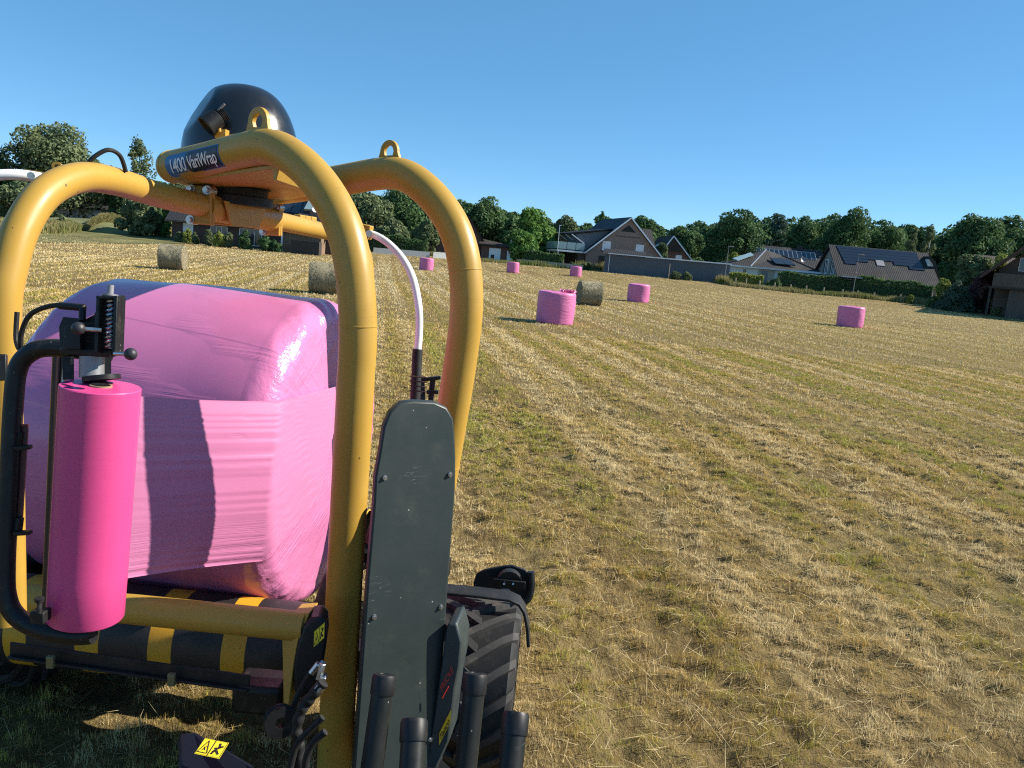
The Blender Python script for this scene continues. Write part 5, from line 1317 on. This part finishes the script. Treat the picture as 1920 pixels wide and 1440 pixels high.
BUSH = [(335, 444, 90, 428, 18, 'olive', 'small round clipped bush furthest left before the bungalow'), (351, 445, 90, 417, 24, 'yellow', 'taller yellowish round bush before the white bungalow shutter'),
 (366, 447, 89, 428, 16, 'olive', 'low grey bush right of the yellowish round bush'), (392, 449, 89, 424, 26, 'olive', 'loose rose bush before the white framed bungalow window'),
 (411, 452, 88, 422, 27, 'yellow', 'ball shaped yellow bush in the middle of the bungalow garden'), (428, 453, 88, 428, 20, 'olive', 'loose pinkish bush right of the ball shaped yellow bush'),
 (459, 456, 88, 427, 30, 'deep', 'dark wide rounded bush right of the garden door'), (497, 457, 88, 432, 30, 'deep', 'dark bush beneath the yellow arm clamp'), (518, 458, 88, 433, 24, 'deep', 'dark bush touching the slatted garden shed'),
 (1446, 541, 106, 515, 42, 'deep', 'dark round bush standing out in front of the bungalow hedge'), (1503, 545, 110, 501, 34, 'yellow', 'tall yellow green bush at the right end of the bungalow'), (1564, 548, 110, 502, 36, 'yellow', 'yellow green bush before the left gable of the solar house'),
 (1655, 558, 106, 516, 60, 'yellow', 'feathery grass like bush before the solar house roof'), (1706, 566, 98, 545, 12, 'yellow', 'thin bright sapling like bush at the lane end'), (1265, 522, 106, 503, 26, 'olive', 'low wild bush before the right half of the grey shed'), (1288, 523, 106, 504, 22, 'olive', 'low wild bush next to the sapling before the grey shed'),
 (1355, 533, 105, 515, 30, 'yellow', 'tuft like bush at the foot of the short street lamp'), (1747, 572, 95, 548, 26, 'deep', 'dark bush between the lane and the bluish pine bush'), (1866, 588, 88, 560, 26, 'olive', 'weedy bush at the left barn corner post'),
 (850, 480, 112, 462, 40, 'olive', 'bush before the small brown house'), (1073, 505, 111, 485, 14, 'olive', 'thin reddish shrub under the balcony'), (1102, 506, 112, 488, 10, 'deep', 'small dark clipped cone before the brick gable'), (1093, 505, 112, 487, 10, 'deep', 'small dark clipped cone at the left corner of the brick gable'), (120, 430, 95, 396, 34, 'olive', 'scrubby bush on the grassy bank at the left')]
for B in BUSH: tree('bush', *B, group='garden bushes along the field edge')
def hedge(label, a, b_, hgt, dep, lm_, n, leaf=.26):
    a = V(a); b_ = V(b_); d = b_ - a; d.z = 0; L = d.length; d.normalize(); nn_ = V((-d.y, d.x, 0))
    s = RNG.uniform(0, L, n); side = RNG.integers(0, 4, n); u = RNG.uniform(0, 1, n)
    hh = hgt * (.82 + .36 * fbm(s * .9, s * 0 + 3, 4, 2))
    o = np.where(side == 0, 0, np.where(side == 1, dep, u * dep)) + RNG.normal(0, .09, n); z = np.where(side >= 2, 1., RNG.uniform(0, 1, n)) * hh + RNG.normal(0, .07, n)
    c = np.stack([a.x + d.x * s + nn_.x * o, a.y + d.y * s + nn_.y * o, z + np.interp(a.y + d.y * s + nn_.y * o, TY, TZ)], -1)
    nr = np.stack([np.where(side == 0, -nn_.x, np.where(side == 1, nn_.x, 0)), np.where(side == 0, -nn_.y, np.where(side == 1, nn_.y, 0)), (side >= 2) * 1.], -1) + unit(n) * .8
    nr /= np.linalg.norm(nr, axis=1, keepdims=True)
    o_ = link('hedge', tri_object('hedge', quads(c, nr, RNG.uniform(.6, 1.2, n) * leaf), np.clip(RNG.normal(.5, .2, n), 0, 1), M_LEAF[lm_], 4)); tag(o_, label, 'hedge')
    mb = MB(); k = 10
    for i in range(k):
        p = a + d * (L * i / k) + nn_ * .15; q = a + d * (L * (i + 1) / k) + nn_ * .15
        mb.prism([V((p.x, p.y, tz(p.y))), V((q.x, q.y, tz(q.y))), V((q.x, q.y, tz(q.y) + hgt * .72)), V((p.x, p.y, tz(p.y) + hgt * .72))], nn_ * (dep - .3))
    obj('hedge_branches', mb, M_DARKWOOD, o_)
hedge('clipped sunlit hedge in front of the white bungalow', at(1364, 532, 110), at(1430, 537, 109), 1.3, 1.2, 'yellow', 4500)
hedge('long tall dark hedge in front of the solar house', at(1458, 543, 108), at(1592, 552, 107), 2.0, 1.3, 'deep', 9000)
hedge('continuation of the long hedge, right of the tall street lamp', at(1596, 555, 107), at(1742, 570, 101), 2.3, 1.4, 'deep', 10000)
hedge('dark hedge on the low stone wall left of the brick house', at(980, 502, 114), at(1054, 506, 113), 1.7, 1.2, 'deep', 6000)
hedge('dark hedge behind the board fence left of the brown house', at(640, 470, 108), at(800, 480, 109), 2.2, 1.5, 'deep', 9000)

# the wood behind, which reads as one mass
SK = [(-260, 330), (0, 350), (200, 345), (330, 350), (600, 358), (700, 372), (860, 388), (930, 408), (1000, 425), (1100, 424), (1250, 434), (1330, 428), (1430, 420), (1560, 412), (1680, 436), (1760, 436), (1850, 425), (1960, 420), (2200, 430)]
Q = []; TN_ = []
for row, Y in ((0, 165), (1, 178)):
    for k in range(44):
        px = -240 + k * 56 + row * 28 + random.uniform(-14, 14); sk = float(np.interp(px, [a for a, _ in SK], [b_ for _, b_ in SK])) + random.uniform(-14, 2)
        p = at(px, 520, Y + random.uniform(-5, 5)); tp = W(px, sk, p.y); hgt = max(6, tp.z - p.z)
        q, tn = crown('oak', random.uniform(105, 140) * Y / FPX, hgt, .8, .75); Q.append(q + np.array([p.x, p.y, p.z])); TN_.append(tn)
wd = link('woodland', tri_object('woodland', np.concatenate(Q), np.concatenate(TN_), M_LEAF['deep'], 4)); tag(wd, 'dark mixed wood closing the view behind all the houses', 'woodland', None, 'stuff')
# bank of earth at the far left
bk = MB(); n = 24; vs = []
for i in range(n + 1):
    px = 20 + 225 * i / n; p = at(px, 430, 97); hh = 1.5 * abs(math.sin(PI * min(1, i / n * 1.05))) ** .5 * (1 - .35 * i / n)
    for y, z in ((0, 0), (1.5, hh * .7), (3.5, hh), (9, hh * .9), (12, 0)): vs.append((p.x, p.y + y, tz(p.y + y) + z))
bk.add(vs, [(i * 5 + j, i * 5 + 5 + j, i * 5 + 6 + j, i * 5 + 1 + j) for i in range(n) for j in range(4)])
o = obj('bank', bk, mat('bank_grass', (.13, .135, .05), .9, var=.35, vscale=.6, bmp=.8, bscale=4)); tag(o, 'grassy bank at the far left edge of the field', None, None, 'structure')

# ------------------------------------------------------------------ light, sky, camera
SUN_AZ = math.radians(9); SUN_EL = math.radians(35.5)       # azimuth measured from +X towards +Y
sd_ = V((math.cos(SUN_EL) * math.cos(SUN_AZ), math.cos(SUN_EL) * math.sin(SUN_AZ), math.sin(SUN_EL)))
L_ = bpy.data.lights.new('sun', 'SUN'); L_.energy = 4.9; L_.angle = math.radians(.53); L_.color = (1., .93, .82)
so = bpy.data.objects.new('sun', L_); C.objects.link(so); so.rotation_euler = sd_.to_track_quat('Z', 'Y').to_euler(); so.location = (20, 0, 20)
w = bpy.data.worlds.new('World'); bpy.context.scene.world = w; w.use_nodes = True
nt = w.node_tree; nt.nodes.clear(); sky = nt.nodes.new('ShaderNodeTexSky'); sky.sky_type = 'NISHITA'; sky.sun_disc = False
sky.sun_elevation = SUN_EL; sky.sun_rotation = PI / 2 - SUN_AZ; sky.air_density = .55; sky.dust_density = .0; sky.ozone_density = 3.0
bg = nt.nodes.new('ShaderNodeBackground'); bg.inputs[1].default_value = .105; ow = nt.nodes.new('ShaderNodeOutputWorld')
hs = nt.nodes.new('ShaderNodeHueSaturation'); hs.inputs['Saturation'].default_value = 1.12; hs.inputs['Hue'].default_value = .488; nt.links.new(sky.outputs[0], hs.inputs['Color']); nt.links.new(mix(nt, .45, hs.outputs[0], (.62, 1.95, 3.65)), bg.inputs[0]); nt.links.new(bg.outputs[0], ow.inputs[0])
cam = bpy.data.cameras.new('camera'); cam.sensor_width = 36; cam.sensor_fit = 'HORIZONTAL'; cam.lens = 36 * FPX / 1920; cam.clip_start = .05; cam.clip_end = 5000
co_ = bpy.data.objects.new('camera', cam); C.objects.link(co_)
M4 = Matrix((RT, UP, -FW)).transposed().to_4x4(); M4.translation = CAM; co_.matrix_world = M4
S = bpy.context.scene; S.camera = co_
S.view_settings.view_transform = 'Standard'; S.view_settings.look = 'None'; S.view_settings.exposure = .92; S.view_settings.gamma = 1
S.cycles.max_bounces = 8; S.cycles.diffuse_bounces = 3; S.cycles.sample_clamp_indirect = 3.0; S.cycles.blur_glossy = 1.0; S.cycles.use_denoising = False; S.cycles.filter_width = 1.15
